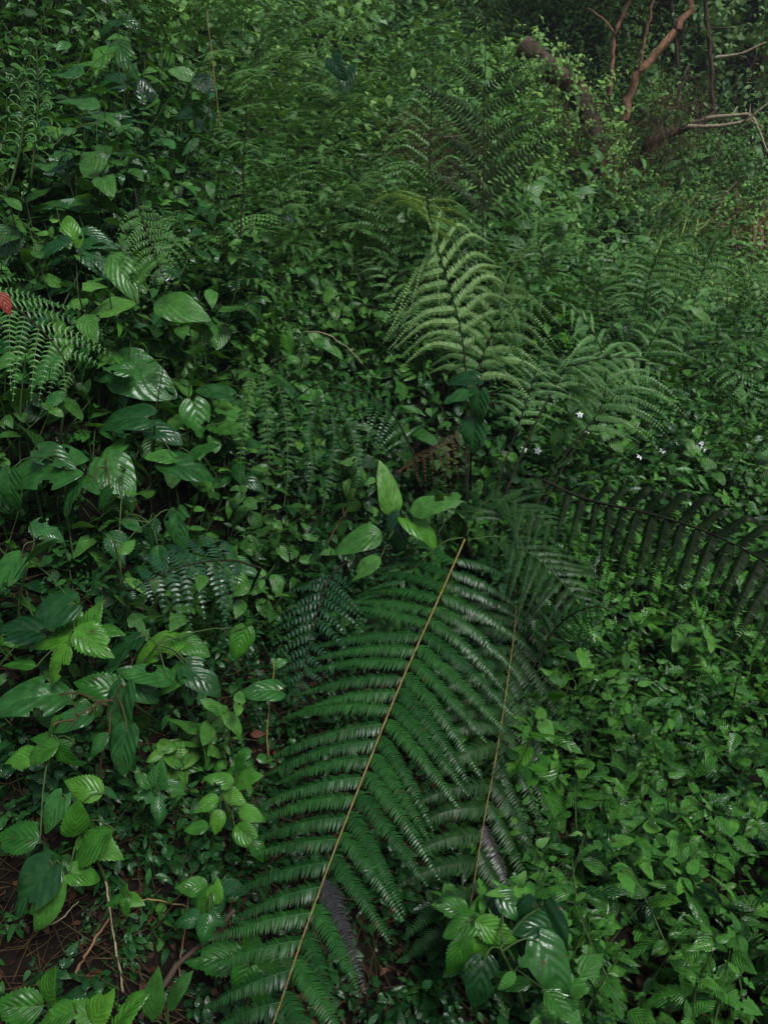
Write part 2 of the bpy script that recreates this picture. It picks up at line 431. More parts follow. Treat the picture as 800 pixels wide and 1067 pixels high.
def fern_frond(ctrl, nrm, npair, plen, ang=58, droop=.35, m=24, pl=.018, t0=.15, rr=.004, prof=None, fold=.35, grav=-UP, hero=False,
               sides=(-1, 1), angtip=None, r=.5, curl=0., wfac=.9, lift=0., rmb=None, pmb=None, jit=.10, taper=.7, reflex=0, miss=.02):
    """returns rachis builder and a list of pinna builders"""
    pts = curve(ctrl, 40)
    seg = np.r_[0, np.cumsum(np.linalg.norm(np.diff(pts, axis=0), axis=1))]; seg /= seg[-1]
    rm = rmb or MB()
    tube(rm, pts, rr, rr * .3, 5)
    out = []
    ip = lambda q: np.array([np.interp(q, seg, pts[:, c]) for c in range(3)])
    if prof is None:
        prof = lambda t: min(1, .55 + 2.2 * t) * max(.06, (1 - t ** 2.2))
    for i in range(npair):
        q = (i + .5) / npair
        t = t0 + (1 - t0) * q
        for sg in sides:
            tj = t + (.25 / npair if sg > 0 else -.1 / npair) * (1 - t0)
            tj = min(tj, .995)
            T = nz(ip(min(tj + .02, 1)) - ip(max(tj - .02, 0)))
            S = nz(np.cross(T, nrm)); n = np.cross(S, T)
            a0 = ang[sg] if isinstance(ang, dict) else ang
            a0 = a0 + reflex * max(0, 1 - q / .28)
            a1 = a0 if angtip is None else angtip[sg] if isinstance(angtip, dict) else angtip
            a = rad(a0 + (a1 - a0) * q + R.normal(0, 3.5))
            if R.random() < miss and len(out): continue
            d = nz(T * math.cos(a) + S * sg * math.sin(a) + n * lift)
            ll = plen * prof(q) * R.uniform(1 - jit, 1 + jit)
            mb = pmb or MB()
            pinna(mb, ip(tj), d, n, ll, max(5, int(m * (.35 + .65 * ll / plen))), pl * (.55 + .45 * ll / plen), droop * R.uniform(.6, 1.4), grav, fold, r=r + R.normal(0, .08), hero=hero, curl=curl, wfac=wfac, taper=taper)
            out.append((q, sg, mb))
    return rm, out


# ================================================================== GROUND
def ground():
    xs = np.r_[np.linspace(-40, -6, 24)[:-1], np.linspace(-6, 7, 150), np.linspace(7, 40, 24)[1:]]
    ys = np.r_[np.linspace(-12, 0, 14)[:-1], np.linspace(0, 6, 90), np.linspace(6, 16, 80)[1:], np.linspace(16, 40, 26)[1:]]
    X, Y = np.meshgrid(xs, ys)
    Z = hg(X, Y) + R.normal(0, .006, X.shape) * (np.abs(X) < 6)
    nx, ny = len(xs), len(ys)
    i = (np.arange(ny - 1) * nx)[:, None]; j = np.arange(nx - 1)[None]
    f = np.stack(np.broadcast_arrays(i + j, i + j + 1, i + nx + j + 1, i + nx + j), -1).reshape(-1, 4)
    mb = MB(); mb.add(np.stack([X, Y, Z], -1).reshape(-1, 3), f)
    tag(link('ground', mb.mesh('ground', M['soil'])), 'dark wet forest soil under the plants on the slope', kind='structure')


ground()

FACE = nz(UP * .75 - C_F * .55)


# ================================================================== THE FERNS
def fern(label, fronds, base, name='fern_plant', cat='fern', group=None, stem=None):
    """fronds: list of (rachis MB, [(q, side, MB)], pinna material or function, rachis material, split)"""
    t = thing(name, label, cat, base, group)
    for rm, ps, mat, rmat, split in fronds:
        fm = rm.mesh('frond', rmat, base)
        fo = link('frond', fm, t)
        if split:
            for q, sg, mb in ps:
                mm = mat(q, sg) if callable(mat) else mat
                link('pinna', mb.mesh('pinna', mm, base), fo)
        else:
            link('pinnae', ps[0][2].mesh('pinnae', mat, base), fo)
    if stem is not None:
        link('stalk', stem.mesh('stalk', M['darkstem'], base), t)
    return t


def pts(*a):
    return [at(*p) for p in a]


# --- the great frond in the middle and its neighbours, one plant
crown = gp(486, 585)
NF = nz(UP * .70 - C_F * .62)
f1 = fern_frond(pts((484, 562, 2.72), (462, 612, 2.52), (420, 706, 2.20), (386, 790, 1.98), (350, 882, 1.80), (316, 975, 1.66), (290, 1052, 1.57), (262, 1130, 1.50)),
                NF, 27, .36, {1: 78, -1: 64}, .26, 50, .034, .05, .0033, lambda q: min(1, .62 + 1.5 * q) * (1 - .66 * max(0, q - .22) / .78), fold=.30, hero=True, angtip={1: 60, -1: 44}, wfac=.80, taper=.5, reflex=45)
f2 = fern_frond(pts((536, 600, 2.86), (537, 640, 2.68), (530, 700, 2.44), (518, 780, 2.18), (505, 850, 2.02), (492, 930, 1.90), (484, 975, 1.88)),
                nz(UP * .6 - C_F * .55 + C_R * .35), 18, .34, {1: 60, -1: 46}, .40, 46, .036, .04, .0024, lambda q: min(1, .8 + 1.5 * q) * max(.2, 1 - .55 * q ** 2), fold=.36, hero=True, wfac=.80, taper=.55, reflex=30)
f3 = fern_frond(pts((488, 562, 2.74), (520, 560, 2.78), (556, 580, 2.72), (590, 612, 2.62), (622, 650, 2.52)),
                nz(UP * .8 - C_F * .4), 14, .26, 60, .28, 30, .020, .10, .0022, fold=.35, hero=True, wfac=.86)
f4 = fern_frond(pts((484, 560, 2.74), (462, 565, 2.70), (432, 592, 2.60), (400, 640, 2.5), (372, 690, 2.42)),
                nz(UP * .75 - C_F * .5), 12, .20, 55, .28, 24, .016, .14, .0028, fold=.35, hero=True, wfac=.86)
f5 = fern_frond(pts((486, 558, 2.76), (498, 530, 2.84), (516, 520, 2.86), (548, 530, 2.84), (590, 560, 2.78)),
                nz(UP * .8 - C_F * .4), 12, .24, 62, .34, 28, .019, .12, .0022, fold=.35, hero=True, wfac=.86)


def m1(q, sg):
    return M['fern_bronze'] if (sg < 0 and .74 < q < .78) else M['fern']


def m2(q, sg):
    return M['fern_bronze'] if (sg < 0 and .80 < q < .86) else M['fern_olive']


def m3(q, sg):
    return M['fern_olive']


st = MB()
tube(st, curve([crown + [0, 0, -.05], crown * .5 + at(488, 572, 2.76) * .5, at(484, 561, 2.73)], 8), .03, .007, 8, jit=.12)
fern('giant dark green fern with one huge straw-stalked frond reaching down to the viewer',
     [(f1[0], f1[1], m1, M['rachis'], True), (f2[0], f2[1], m2, M['rachis'], True), (f3[0], f3[1], m3, M['stem'], True),
      (f4[0], f4[1], M['fern'], M['stem'], True), (f5[0], f5[1], M['fern_olive'], M['stem'], True)], crown, stem=st)

# --- pale upright fern
b = gp(500, 560)
p1 = fern_frond(pts((486, 566, 2.95), (485, 480, 3.0), (486, 410, 3.0), (481, 350, 2.97), (470, 306, 2.92), (459, 270, 2.86), (451, 240, 2.78), (446, 216, 2.68), (444, 204, 2.60)),
                nz(-C_F * .8 + UP * .5), 14, .29, {1: 80, -1: 74}, .34, 34, .021, .50, .0038, lambda q: min(1, .8 + .9 * q) * (1 - .5 * q ** 6), fold=.25, angtip={1: 92, -1: 84}, wfac=.82, curl=.10)
p3 = fern_frond(pts((486, 520, 2.97), (492, 430, 3.05), (506, 360, 3.10), (522, 310, 3.08), (536, 275, 3.0), (548, 258, 2.92)),
                nz(-C_F * .7 + UP * .65), 12, .27, 70, .45, 30, .023, .42, .0035, lambda q: min(1, .8 + .9 * q) * (1 - .7 * q ** 3), fold=.25, wfac=.82, curl=.08)
p2 = fern_frond(pts((486, 470, 2.98), (494, 400, 2.98), (512, 350, 2.95), (540, 318, 2.9), (576, 306, 2.84)),
                nz(-C_F * .6 + UP * .75), 11, .26, 72, .45, 28, .019, .40, .003, fold=.3, wfac=.68)
fern('pale yellow-green fern standing on a thin black stalk above the giant fern', [(p1[0], p1[1], M['fern_pale'], M['darkstem'], True), (p3[0], p3[1], M['fern_pale'], M['darkstem'], True), (p2[0], p2[1], M['fern_mid'], M['darkstem'], True)], b)

# --- ferns on dark stalks right of it
b = gp(566, 560)
q1 = fern_frond(pts((540, 560, 3.0), (584, 480, 3.15), (626, 424, 3.25), (628, 372, 3.25), (606, 330, 3.2), (572, 308, 3.1)),
                nz(-C_F * .5 + UP * .8), 14, .30, 62, .40, 26, .020, .42, .004, fold=.3, wfac=.75)
q2 = fern_frond(pts((548, 562, 3.0), (592, 478, 3.2), (640, 412, 3.35), (672, 366, 3.4), (700, 318, 3.4), (716, 292, 3.35)),
                nz(-C_F * .6 + UP * .7), 14, .31, 58, .5, 26, .020, .42, .004, fold=.3, wfac=.75)
fern('mid green fern with arching fronds on two slanting dark stalks', [(q1[0], q1[1], M['fern_light'], M['darkstem'], True), (q2[0], q2[1], M['fern_light'], M['darkstem'], True)], b)
b = gp(540, 575)
q3 = fern_frond(pts((512, 560, 2.95), (540, 480, 3.05), (584, 392, 3.2), (600, 380, 3.2), (650, 372, 3.2), (700, 392, 3.15)),
                nz(-C_F * .35 + UP * .9), 13, .28, 60, .35, 26, .016, .5, .005, fold=.3, wfac=.75)
q4 = fern_frond(pts((508, 560, 2.95), (520, 500, 3.05), (548, 420, 3.15), (560, 380, 3.15), (566, 352, 3.1)),
                nz(-C_F * .7 + UP * .6), 10, .2, 60, .4, 22, .016, .55, .004, fold=.3, wfac=.75)
fern('lower fern beside the pale one, its widest frond lying flat to the side', [(q3[0], q3[1], M['fern_light'], M['darkstem'], True), (q4[0], q4[1], M['fern_light'], M['darkstem'], True)], b)

# --- dark frond hanging across at the right
b = gp(700, 640)
dp = pts((565, 500, 2.35), (610, 520, 2.28), (670, 534, 2.16), (740, 556, 2.04), (820, 600, 1.92), (880, 660, 1.85))
dn = nz(-C_F * .95 + UP * .15)
d1 = fern_frond(dp, dn, 19, .20, 80, .42, 44, .025, .06, .005, lambda q: min(1, .5 + 1.8 * q) * (1 - .3 * q ** 3), fold=.35, wfac=1.15, jit=.22, sides=(1,), angtip=70)
d2 = fern_frond(dp, dn, 15, .13, 60, .5, 22, .019, .10, .004, lambda q: min(1, .5 + 1.8 * q), fold=.3, wfac=1.4, jit=.3, sides=(-1,), curl=.2)
d1 = (d1[0], d1[1] + d2[1])
bs = MB(); tube(bs, curve([gp(860, 760), at(880, 690, 1.85), at(878, 676, 1.85)], 6), .006, .005)
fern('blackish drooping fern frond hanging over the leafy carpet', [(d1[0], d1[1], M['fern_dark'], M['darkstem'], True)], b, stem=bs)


# --- smaller ferns named one by one
def one(label, ctrl, nrm, npair, plen, m, pl, mat, base=None, rm='darkstem', split=False, **k):
    b_ = gp(*base) if base else np.array([ctrl[0][0], ctrl[0][1], hg(ctrl[0][0], ctrl[0][1])], float)
    pm = None if split else MB()
    fr = fern_frond(ctrl, nrm, npair, plen, m=m, pl=pl, pmb=pm, **k)
    s_ = MB(); c0 = np.asarray(ctrl[0])
    tube(s_, curve([b_ + [0, 0, -.03], b_ * .4 + c0 * .6 + [0, 0, .02], c0], 7), .005, k.get('rr', .004), 5)
    return fern(label, [(fr[0], fr[1], mat, M[rm], split)], b_, stem=s_)


NV = nz(-C_F * .6 + UP * .7)
one('fern with widely spaced leaflets beside the single red leaf', pts((-60, 285, 2.25), (-10, 305, 2.2), (34, 335, 2.15), (66, 372, 2.1), (84, 412, 2.08)), NV, 9, .22, 17, .023, M['fern_mid'], (-40, 470), split=True, ang=50, droop=.25, wfac=.36, t0=.1, fold=.1)
one('small feathery fern with a hanging bright tip among the left bank leaves', pts((140, 196, 2.9), (146, 220, 2.86), (156, 250, 2.8), (165, 275, 2.75), (176, 300, 2.72)), NV, 11, .15, 15, .017, M['fern_mid'], (140, 300), ang=66, droop=.5, wfac=.55, curl=.12)
one('black glossy fern with combed leaflets under the heart leaves', pts((272, 592, 2.3), (240, 584, 2.25), (200, 588, 2.2), (160, 602, 2.18), (128, 622, 2.16)), nz(-C_F * .8 + UP * .5), 9, .17, 14, .026, M['fern_blue'], (250, 660), split=True, ang=78, droop=.35, wfac=.6, fold=.1)
one('bluish shiny fern in the shade left of the giant fern', pts((362, 585, 2.6), (345, 600, 2.5), (330, 640, 2.38), (318, 690, 2.3), (310, 735, 2.25)), NV, 12, .17, 14, .024, M['fern_blue'], (352, 640), split=True, ang=62, droop=.3, wfac=.6)
one('dark arching fern in the hollow in front of the brown dead frond', pts((436, 488, 2.9), (415, 440, 2.85), (385, 410, 2.78), (355, 412, 2.7), (335, 440, 2.64)), NV, 12, .20, 18, .018, M['fern'], (430, 560), split=True, ang=70, droop=.6, wfac=.7)
one('brown dead fern frond lying in the dark hollow under the pale fern', pts((490, 440, 3.05), (465, 462, 3.0), (440, 478, 2.95), (412, 492, 2.9)), NV, 9, .12, 12, .014, M['dead'], (490, 520), rm='brownstem', ang=60, droop=.8, wfac=.6)
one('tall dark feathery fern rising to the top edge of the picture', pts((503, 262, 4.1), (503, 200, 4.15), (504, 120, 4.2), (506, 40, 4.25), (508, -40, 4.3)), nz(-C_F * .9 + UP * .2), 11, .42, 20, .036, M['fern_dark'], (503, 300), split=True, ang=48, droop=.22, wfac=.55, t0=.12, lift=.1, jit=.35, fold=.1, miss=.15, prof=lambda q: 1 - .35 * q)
one('tall thin fern with drooping yellowish side fronds beside the dark one', pts((446, 215, 4.2), (448, 160, 4.2), (450, 100, 4.2), (452, 40, 4.2)), nz(-C_F * .9 + UP * .3), 10, .28, 20, .018, M['fern_mid'], (446, 260), split=True, ang=62, droop=.45, wfac=.7, t0=.05, curl=.15)
one('fern with long arching fronds at the edge of the far clearing', pts((726, 300, 5.6), (736, 270, 5.6), (752, 240, 5.5), (772, 225, 5.4)), NV, 9, .42, 22, .024, M['fern_mid'], (722, 320), ang=62, droop=.5, wfac=.7)
one('soft fern left of the clearing with curved drooping side fronds', pts((668, 330, 5.0), (676, 290, 5.0), (690, 255, 4.95), (712, 238, 4.9)), NV, 10, .34, 22, .022, M['fern_mid'], (664, 345), ang=64, droop=.5, wfac=.7)
one('dark fern leaning over the slope below the top thicket', pts((296, 240, 4.3), (292, 205, 4.3), (284, 175, 4.2), (268, 165, 4.1)), NV, 10, .26, 20, .020, M['fern_mid'], (300, 270), ang=60, droop=.4, wfac=.7)
one('fern between the pale fern and the flat leaf blades', pts((570, 285, 4.3), (560, 250, 4.3), (548, 222, 4.2), (530, 205, 4.1)), NV, 10, .26, 20, .02, M['fern_mid'], (575, 300), ang=60, droop=.4, wfac=.7)
one('small dark fern by the black hollow at the middle', pts((560, 690, 2.5), (575, 660, 2.5), (596, 640, 2.45), (622, 632, 2.4), (640, 640, 2.35)), NV, 10, .14, 16, .014, M['fern'], (556, 720), ang=62, droop=.35, wfac=.8)


# --- sword ferns: each frond once pinnate, hanging
def sword(label, blades, base, mat, m=26, pl=.035, wf=.62):
    b_ = gp(*base)
    t = thing('sword_fern', label, 'fern', b_)
    for ctrl in blades:
        c = curve(ctrl, 14)
        rm = MB(); tube(rm, np.vstack([np.linspace(b_, c[0], 5)[:-1], c]), .003, .0012, 4)
        fo = link('frond', rm.mesh('frond', M['stem'], b_), t)
        mb = MB()
        # leaflets along the whole curve
        k = m; q = np.linspace(.03, .98, k)
        s = np.linspace(0, 1, 14)
        cc = np.stack([np.interp(q, s, c[:, i]) for i in range(3)], -1)
        T = nz(np.gradient(cc, axis=0)); n0 = nz(-C_F * .8 + UP * .4 + R.normal(0, .25, 3))
        S_ = nz(np.cross(T, n0)); n = np.cross(S_, T)
        ll = pl * np.sin(np.clip(q * 1.0 + .12, 0, 1) * math.pi) ** .6
        for sg in (-1, 1):
            D = nz(S_ * sg + T * .25 - n * R.uniform(-.1, .5, (k, 1)))
            place(mb, LANCE_M, cc, D, n + R.normal(0, .2, (k, 3)), ll * wf / .62, R.uniform(.1, .8, k))
        link('leaflets', mb.mesh('leaflets', mat, b_), fo)


sword('sword fern with narrow fronds hanging straight down beside the white-spotted sprig',
      [pts((262, 392, 2.45), (258, 420, 2.42), (252, 460, 2.4), (250, 505, 2.38)), pts((275, 390, 2.45), (278, 430, 2.42), (280, 480, 2.4), (276, 530, 2.38)),
       pts((290, 400, 2.5), (298, 440, 2.46), (300, 490, 2.42), (296, 528, 2.4))], (270, 440), M['weed'])
sword('sword fern with curled fronds next to the black hollow', [pts((330, 425, 2.6), (322, 450, 2.58), (325, 490, 2.55), (318, 530, 2.52)), pts((345, 430, 2.6), (348, 460, 2.58), (342, 500, 2.55), (335, 535, 2.5)),
       pts((352, 425, 2.62), (366, 450, 2.6), (372, 490, 2.56), (368, 520, 2.54))], (340, 470), M['heart_dark'])


# --- fiddlehead fern, top left
def fiddlehead():
    b_ = gp(30, 200)
    t = thing('fiddlehead_fern', 'young unrolling fern with curled tips in the top corner', 'fern', b_)
    d = min(hit(40, 120) * .9, 3.3)
    for ctrl in (pts((32, 190, d), (38, 140, d), (40, 90, d), (38, 45, d)), pts((10, 200, d), (22, 150, d), (24, 115, d), (18, 80, d))):
        c = curve(ctrl, 20)
        rm = MB(); tube(rm, np.vstack([np.linspace(b_, c[0], 4)[:-1], c]), .006, .003, 5)
        fo = link('frond', rm.mesh('frond', M['stem'], b_), t)
        cm = MB()
        for q in np.clip(np.linspace(.3, .97, 8) + R.normal(0, .02, 8), .02, .98):
            p = np.array([np.interp(q, np.linspace(0, 1, 20), c[:, i]) for i in range(3)])
            for sg in (-1, 1):
                a = np.linspace(0, R.uniform(2.2, 4.6), 16); rr_ = R.uniform(.022, .04) * (1 - a / 7) * (1.25 - q * .6)
                o = p + C_R * sg * .035 * (1.3 - q * .6)
                sp = o + (-np.cos(a) * rr_)[:, None] * C_R * sg + (np.sin(a) * rr_)[:, None] * C_U - C_F * (a * .002)[:, None]
                sp = np.vstack([p, sp])
                tube(cm, sp, .004, .003, 4)
        link('curled_pinnae', cm.mesh('curled_pinnae', M['fern_mid'], b_), fo)


fiddlehead()


# ================================================================== BROAD LEAVED PLANTS, LEAF BY LEAF
SPECIES = {'heart': (HEART_H, 'heart', .16), 'hdark': (HEART_H, 'heart_dark', .2), 'nettle': (NETTLE_H, 'bright', .2), 'quilt': (NETTLE_H, 'quilt', .2),
           'lance': (LANCE_H, 'lance', .15), 'ovate': (tset(6, 7, 13, 'ovate', .52, (.2, .6), (.1, .4)), 'lance', .15), 'bright': (HEART_H, 'bright', .2)}


def plant(label, sp, base, leaves, cat='plant', name='broadleaf_plant', depth=None, stemmat='stem', sr=.005, scale=1.0, flat=.0):
    b_ = gp(*base)
    d0 = np.linalg.norm(b_ - CAM)
    tm0, mk0, _ = SPECIES[sp]
    t = thing(name, label, cat, b_)
    info = []
    for lf in leaves:
        u, v, px, an = lf[:4]
        s2 = lf[4] if len(lf) > 4 else sp
        tm, mk, _ = SPECIES[s2]
        d = depth if depth else min(d0 * .93, hit(u, v) * .86)
        d *= R.uniform(.97, 1.02)
        L = px * scale * d / FPX
        a = rad(an)
        D = nz(C_R * math.cos(a) - C_U * math.sin(a) + (-C_F) * (.25 + R.normal(0, .15)))
        N = nz(FACE * (1 - flat) + UP * flat + R.normal(0, .20, 3))
        Pb = at(u, v, d) - D * L * .5
        info.append((Pb, D, N, L, tm, mk))
    P = np.array([i[0] for i in info])
    top = P.mean(0) + (P[np.argmax(P[:, 2])] - P.mean(0)) * .6
    mid = b_ * .5 + top * .5 + R.normal(0, .03, 3)
    sc = curve([b_ - [0, 0, .03], mid, top], 24)
    sm = MB(); tube(sm, sc, sr, sr * .5, 6, jit=.05)
    for Pb, D, N, L, tm, mk in info:
        i = int(np.argmin(np.linalg.norm(sc - (Pb - D * .5 * L), axis=1)))
        i = max(4, i)
        a0 = sc[i]
        tube(sm, curve([a0, a0 * .45 + Pb * .55 + UP * .02 * 1, Pb - D * .02 * L, Pb + D * .04 * L], 9), sr * .42, sr * .30, 5)
    link('stem', sm.mesh('stem', M[stemmat], b_), t)
    for Pb, D, N, L, tm, mk in info:
        mb = MB(); place(mb, tm, Pb, D, N, L, R.uniform(.05, .95))
        link('leaf', mb.mesh('leaf', M[mk], b_), t)
    return t


# left bank, from the top down
plant('plant with two pointed blue-grey leaves at the top of the left bank', 'hdark', (122, 60), [(110, 25, 26, 160), (137, 22, 22, 15), (122, 55, 22, 100)])
plant('shrub with a wide grey-green leaf beside a yellowish leaf high on the left bank', 'ovate', (110, 110), [(100, 88, 44, 175, 'hdark'), (104, 60, 24, 120, 'bright'), (88, 62, 40, 200), (130, 60, 40, 60), (148, 90, 22, 250, 'hdark'), (62, 72, 44, 190)])
plant('shrub with long narrow leaves spreading over the left bank', 'ovate', (78, 175), [(80, 102, 42, 200), (70, 118, 52, 190), (20, 148, 52, 185), (96, 172, 54, 175), (68, 206, 62, 195), (130, 150, 46, 20), (106, 120, 38, 330), (40, 128, 46, 210)])
plant('plant with a cross of ribbed glossy leaves near the left edge', 'ovate', (80, 310), [(48, 258, 50, 165, 'quilt'), (98, 248, 48, 10, 'quilt'), (100, 268, 46, 45, 'quilt'), (72, 236, 30, 260, 'bright'), (8, 252, 44, 80, 'quilt')])
plant('tall plant with smooth paired leaves right of the spaced-leaflet fern', 'heart', (130, 440), [(108, 316, 60, 178, 'ovate'), (188, 318, 62, 12, 'ovate'), (128, 286, 58, 60, 'ovate'), (146, 276, 50, 300, 'ovate'), (152, 395, 66, 25), (122, 383, 26, 185), (222, 405, 36, 200), (206, 438, 36, 75)], sr=.006)
plant('plant with drooping veined bluish leaves in front of the spaced-leaflet fern', 'quilt', (60, 470), [(30, 340, 42, 150), (42, 388, 48, 130), (84, 376, 38, 110), (62, 368, 36, 95, 'nettle'), (52, 418, 34, 140), (4, 372, 40, 170, 'heart')])
plant('group of pale heart leaves held flat in the middle of the left bank', 'heart', (170, 520), [(122, 432, 56, 185), (145, 440, 28, 30), (173, 450, 38, 15), (232, 440, 40, 175), (114, 470, 30, 150), (200, 486, 52, 10), (166, 474, 28, 190), (214, 466, 30, 330)])
plant('low plant with one big lens-shaped leaf at the left edge', 'heart', (50, 560), [(34, 485, 74, 182), (60, 476, 40, 20, 'hdark'), (8, 515, 40, 95), (70, 520, 36, 120, 'hdark')])
plant('holed and torn leaf plant under the pale heart leaves', 'heart', (130, 560), [(124, 498, 52, 50), (106, 520, 26, 130), (134, 520, 28, 60, 'nettle'), (82, 505, 26, 160, 'nettle'), (90, 500, 30, 220, 'hdark')], stemmat='brownstem')
plant('plant with rounded leaves stacked at the left edge under the lens-shaped leaf', 'heart', (40, 660), [(28, 580, 48, 150), (4, 600, 40, 130), (50, 552, 38, 20, 'quilt'), (45, 640, 54, 160, 'hdark'), (12, 655, 46, 190, 'hdark')])
plant('plant with glossy quilted leaves and one dark heart leaf', 'quilt', (150, 640), [(124, 570, 38, 60), (166, 586, 36, 80), (158, 555, 32, 100), (184, 553, 40, 85, 'hdark'), (138, 545, 26, 20), (108, 590, 30, 150)])
plant('nettle rosette with white-striped leaves above the black glossy fern', 'quilt', (250, 660), [(228, 590, 34, 210, 'nettle'), (256, 590, 36, 20), (226, 610, 32, 160), (252, 612, 36, 60, 'nettle'), (242, 580, 24, 280, 'nettle'), (266, 604, 28, 20), (198, 588, 26, 100)])
plant('bright yellow-green plant with a star of leaves in the left foreground', 'nettle', (80, 760), [(92, 648, 46, 290), (56, 664, 50, 182), (98, 668, 50, 30), (58, 694, 46, 120), (76, 640, 30, 250), (112, 655, 36, 350), (20, 690, 30, 200)], sr=.005)
plant('heart-leaved creeper with five flat bright leaves in a row', 'heart', (190, 760), [(158, 674, 48, 170, 'bright'), (204, 674, 34, 20, 'bright'), (249, 673, 34, 110, 'bright'), (124, 676, 40, 150, 'hdark'), (176, 706, 46, 160), (214, 708, 46, 30), (196, 716, 36, 90, 'hdark'), (150, 700, 44, 200)])
plant('large nettle with a holed heart leaf hanging below it', 'heart', (120, 840), [(104, 715, 52, 200, 'nettle'), (121, 748, 56, 100), (148, 716, 46, 20), (24, 725, 60, 185), (126, 785, 44, 100, 'hdark'), (100, 776, 30, 140, 'quilt'), (70, 750, 36, 170, 'hdark')], stemmat='brownstem')
plant('single pale green leaf on a long thin leaning stalk', 'heart', (286, 810), [(272, 718, 38, 190), (292, 690, 16, 340)], sr=.003, stemmat='rachis')
plant('small bright plant with stacked pale leaves near the left edge', 'nettle', (50, 850), [(54, 768, 42, 200), (40, 784, 40, 160), (66, 790, 36, 50), (20, 790, 34, 170), (56, 752, 26, 300), (14, 872, 46, 185)])
plant('pair of serrated leaves standing up by the dark stalk in the left foreground', 'nettle', (92, 980), [(86, 820, 40, 200), (80, 856, 42, 290), (88, 884, 56, 150), (104, 880, 50, 10), (92, 911, 30, 10, 'bright'), (52, 850, 36, 120, 'heart')])
plant('long olive lance-shaped leaf hanging over the bare soil', 'lance', (50, 900), [(46, 950, 72, 110), (30, 930, 50, 130, 'hdark')], sr=.004)
plant('three-leaved seedling standing over bare leaf litter', 'nettle', (130, 985), [(122, 938, 24, 175), (140, 938, 22, 10), (128, 930, 20, 280), (130, 948, 20, 90)], sr=.002)
plant('nettle with upright leaves and round lower pair left of the big frond', 'quilt', (165, 880), [(164, 808, 34, 275), (149, 830, 22, 190), (168, 845, 30, 80), (182, 820, 26, 20, 'nettle'), (150, 812, 22, 230, 'nettle')], sr=.003)
plant('cluster of small light leaves touching the tips of the big frond', 'nettle', (240, 890), [(228, 812, 30, 200), (256, 810, 34, 330), (214, 838, 28, 160), (244, 830, 30, 20), (262, 848, 30, 10), (226, 858, 26, 100), (258, 872, 34, 30), (204, 862, 24, 180), (250, 792, 24, 280), (270, 888, 24, 60)], sr=.003)
plant('striped-leaf nettle beside the soil patch', 'quilt', (222, 1000), [(200, 924, 30, 190, 'nettle'), (246, 926, 26, 15), (212, 942, 30, 120, 'nettle'), (224, 930, 26, 280, 'nettle'), (226, 946, 28, 85), (194, 958, 28, 170), (214, 970, 30, 100), (228, 958, 22, 40)], sr=.003)
plant('serrated plant with three big toothed leaves at the foot of the big frond', 'nettle', (262, 1090), [(224, 998, 54, 190), (262, 980, 38, 260), (285, 1003, 44, 350), (252, 1028, 30, 110, 'bright'), (272, 1036, 40, 80), (270, 962, 22, 300)], sr=.004)
plant('upright toothed leaves at the very bottom edge over reddish litter', 'nettle', (80, 1120), [(49, 1030, 42, 280), (16, 1050, 44, 190), (76, 1056, 40, 200), (104, 1050, 38, 300), (131, 1050, 46, 300), (54, 1062, 40, 160)], sr=.004)
plant('olive blade-like leaf pair near the thick stick', 'lance', (178, 1090), [(160, 1042, 56, 280), (182, 1034, 44, 290)], sr=.003)

# centre
plant('upright glossy plant with four broad arching leaves behind the giant frond', 'ovate', (418, 600), [(406, 509, 62, 265), (452, 524, 58, 340), (444, 550, 46, 25, 'bright'), (372, 562, 58, 165), (414, 556, 40, 100, 'hdark'), (380, 590, 40, 150)], depth=2.55, sr=.006)
plant('thin black stalk with hanging blue-grey pointed leaves', 'hdark', (486, 560), [(498, 426, 34, 95), (493, 457, 34, 95), (482, 392, 34, 185), (474, 412, 28, 170)], depth=2.8, stemmat='darkstem', sr=.004)
plant('bright apple-green plant below the giant fern', 'bright', (490, 1040), [(470, 945, 36, 200, 'nettle'), (518, 972, 44, 20, 'nettle'), (477, 1000, 42, 110, 'nettle'), (528, 942, 40, 340, 'hdark'), (478, 966, 34, 170, 'bright'), (498, 948, 28, 280, 'nettle'), (500, 990, 30, 60)], sr=.004)
plant('large dark blue-green heart leaves drooping in the carpet', 'hdark', (560, 1090), [(562, 996, 74, 95), (580, 1016, 56, 60), (500, 1032, 44, 100), (540, 948, 34, 30), (556, 964, 40, 200)], sr=.005)
plant('plant with long pale grey leaf blades on the slope behind the ferns', 'lance', (565, 260), [(556, 196, 44, 300, 'lance'), (548, 210, 40, 250), (572, 222, 40, 320), (545, 262, 44, 70), (540, 232, 30, 200)], sr=.005)
plant('shrub with large floppy leaves in the upper middle thicket', 'ovate', (300, 170), [(292, 132, 34, 200), (316, 126, 30, 20), (276, 150, 30, 160), (304, 112, 28, 280), (352, 70, 24, 60, 'hdark'), (360, 82, 26, 100, 'hdark')])
plant('weed with curved leaf on a bent stalk in the dark middle', 'ovate', (310, 440), [(328, 412, 24, 10, 'heart'), (318, 404, 18, 250), (300, 360, 20, 80, 'bright'), (338, 356, 26, 20)], sr=.003)

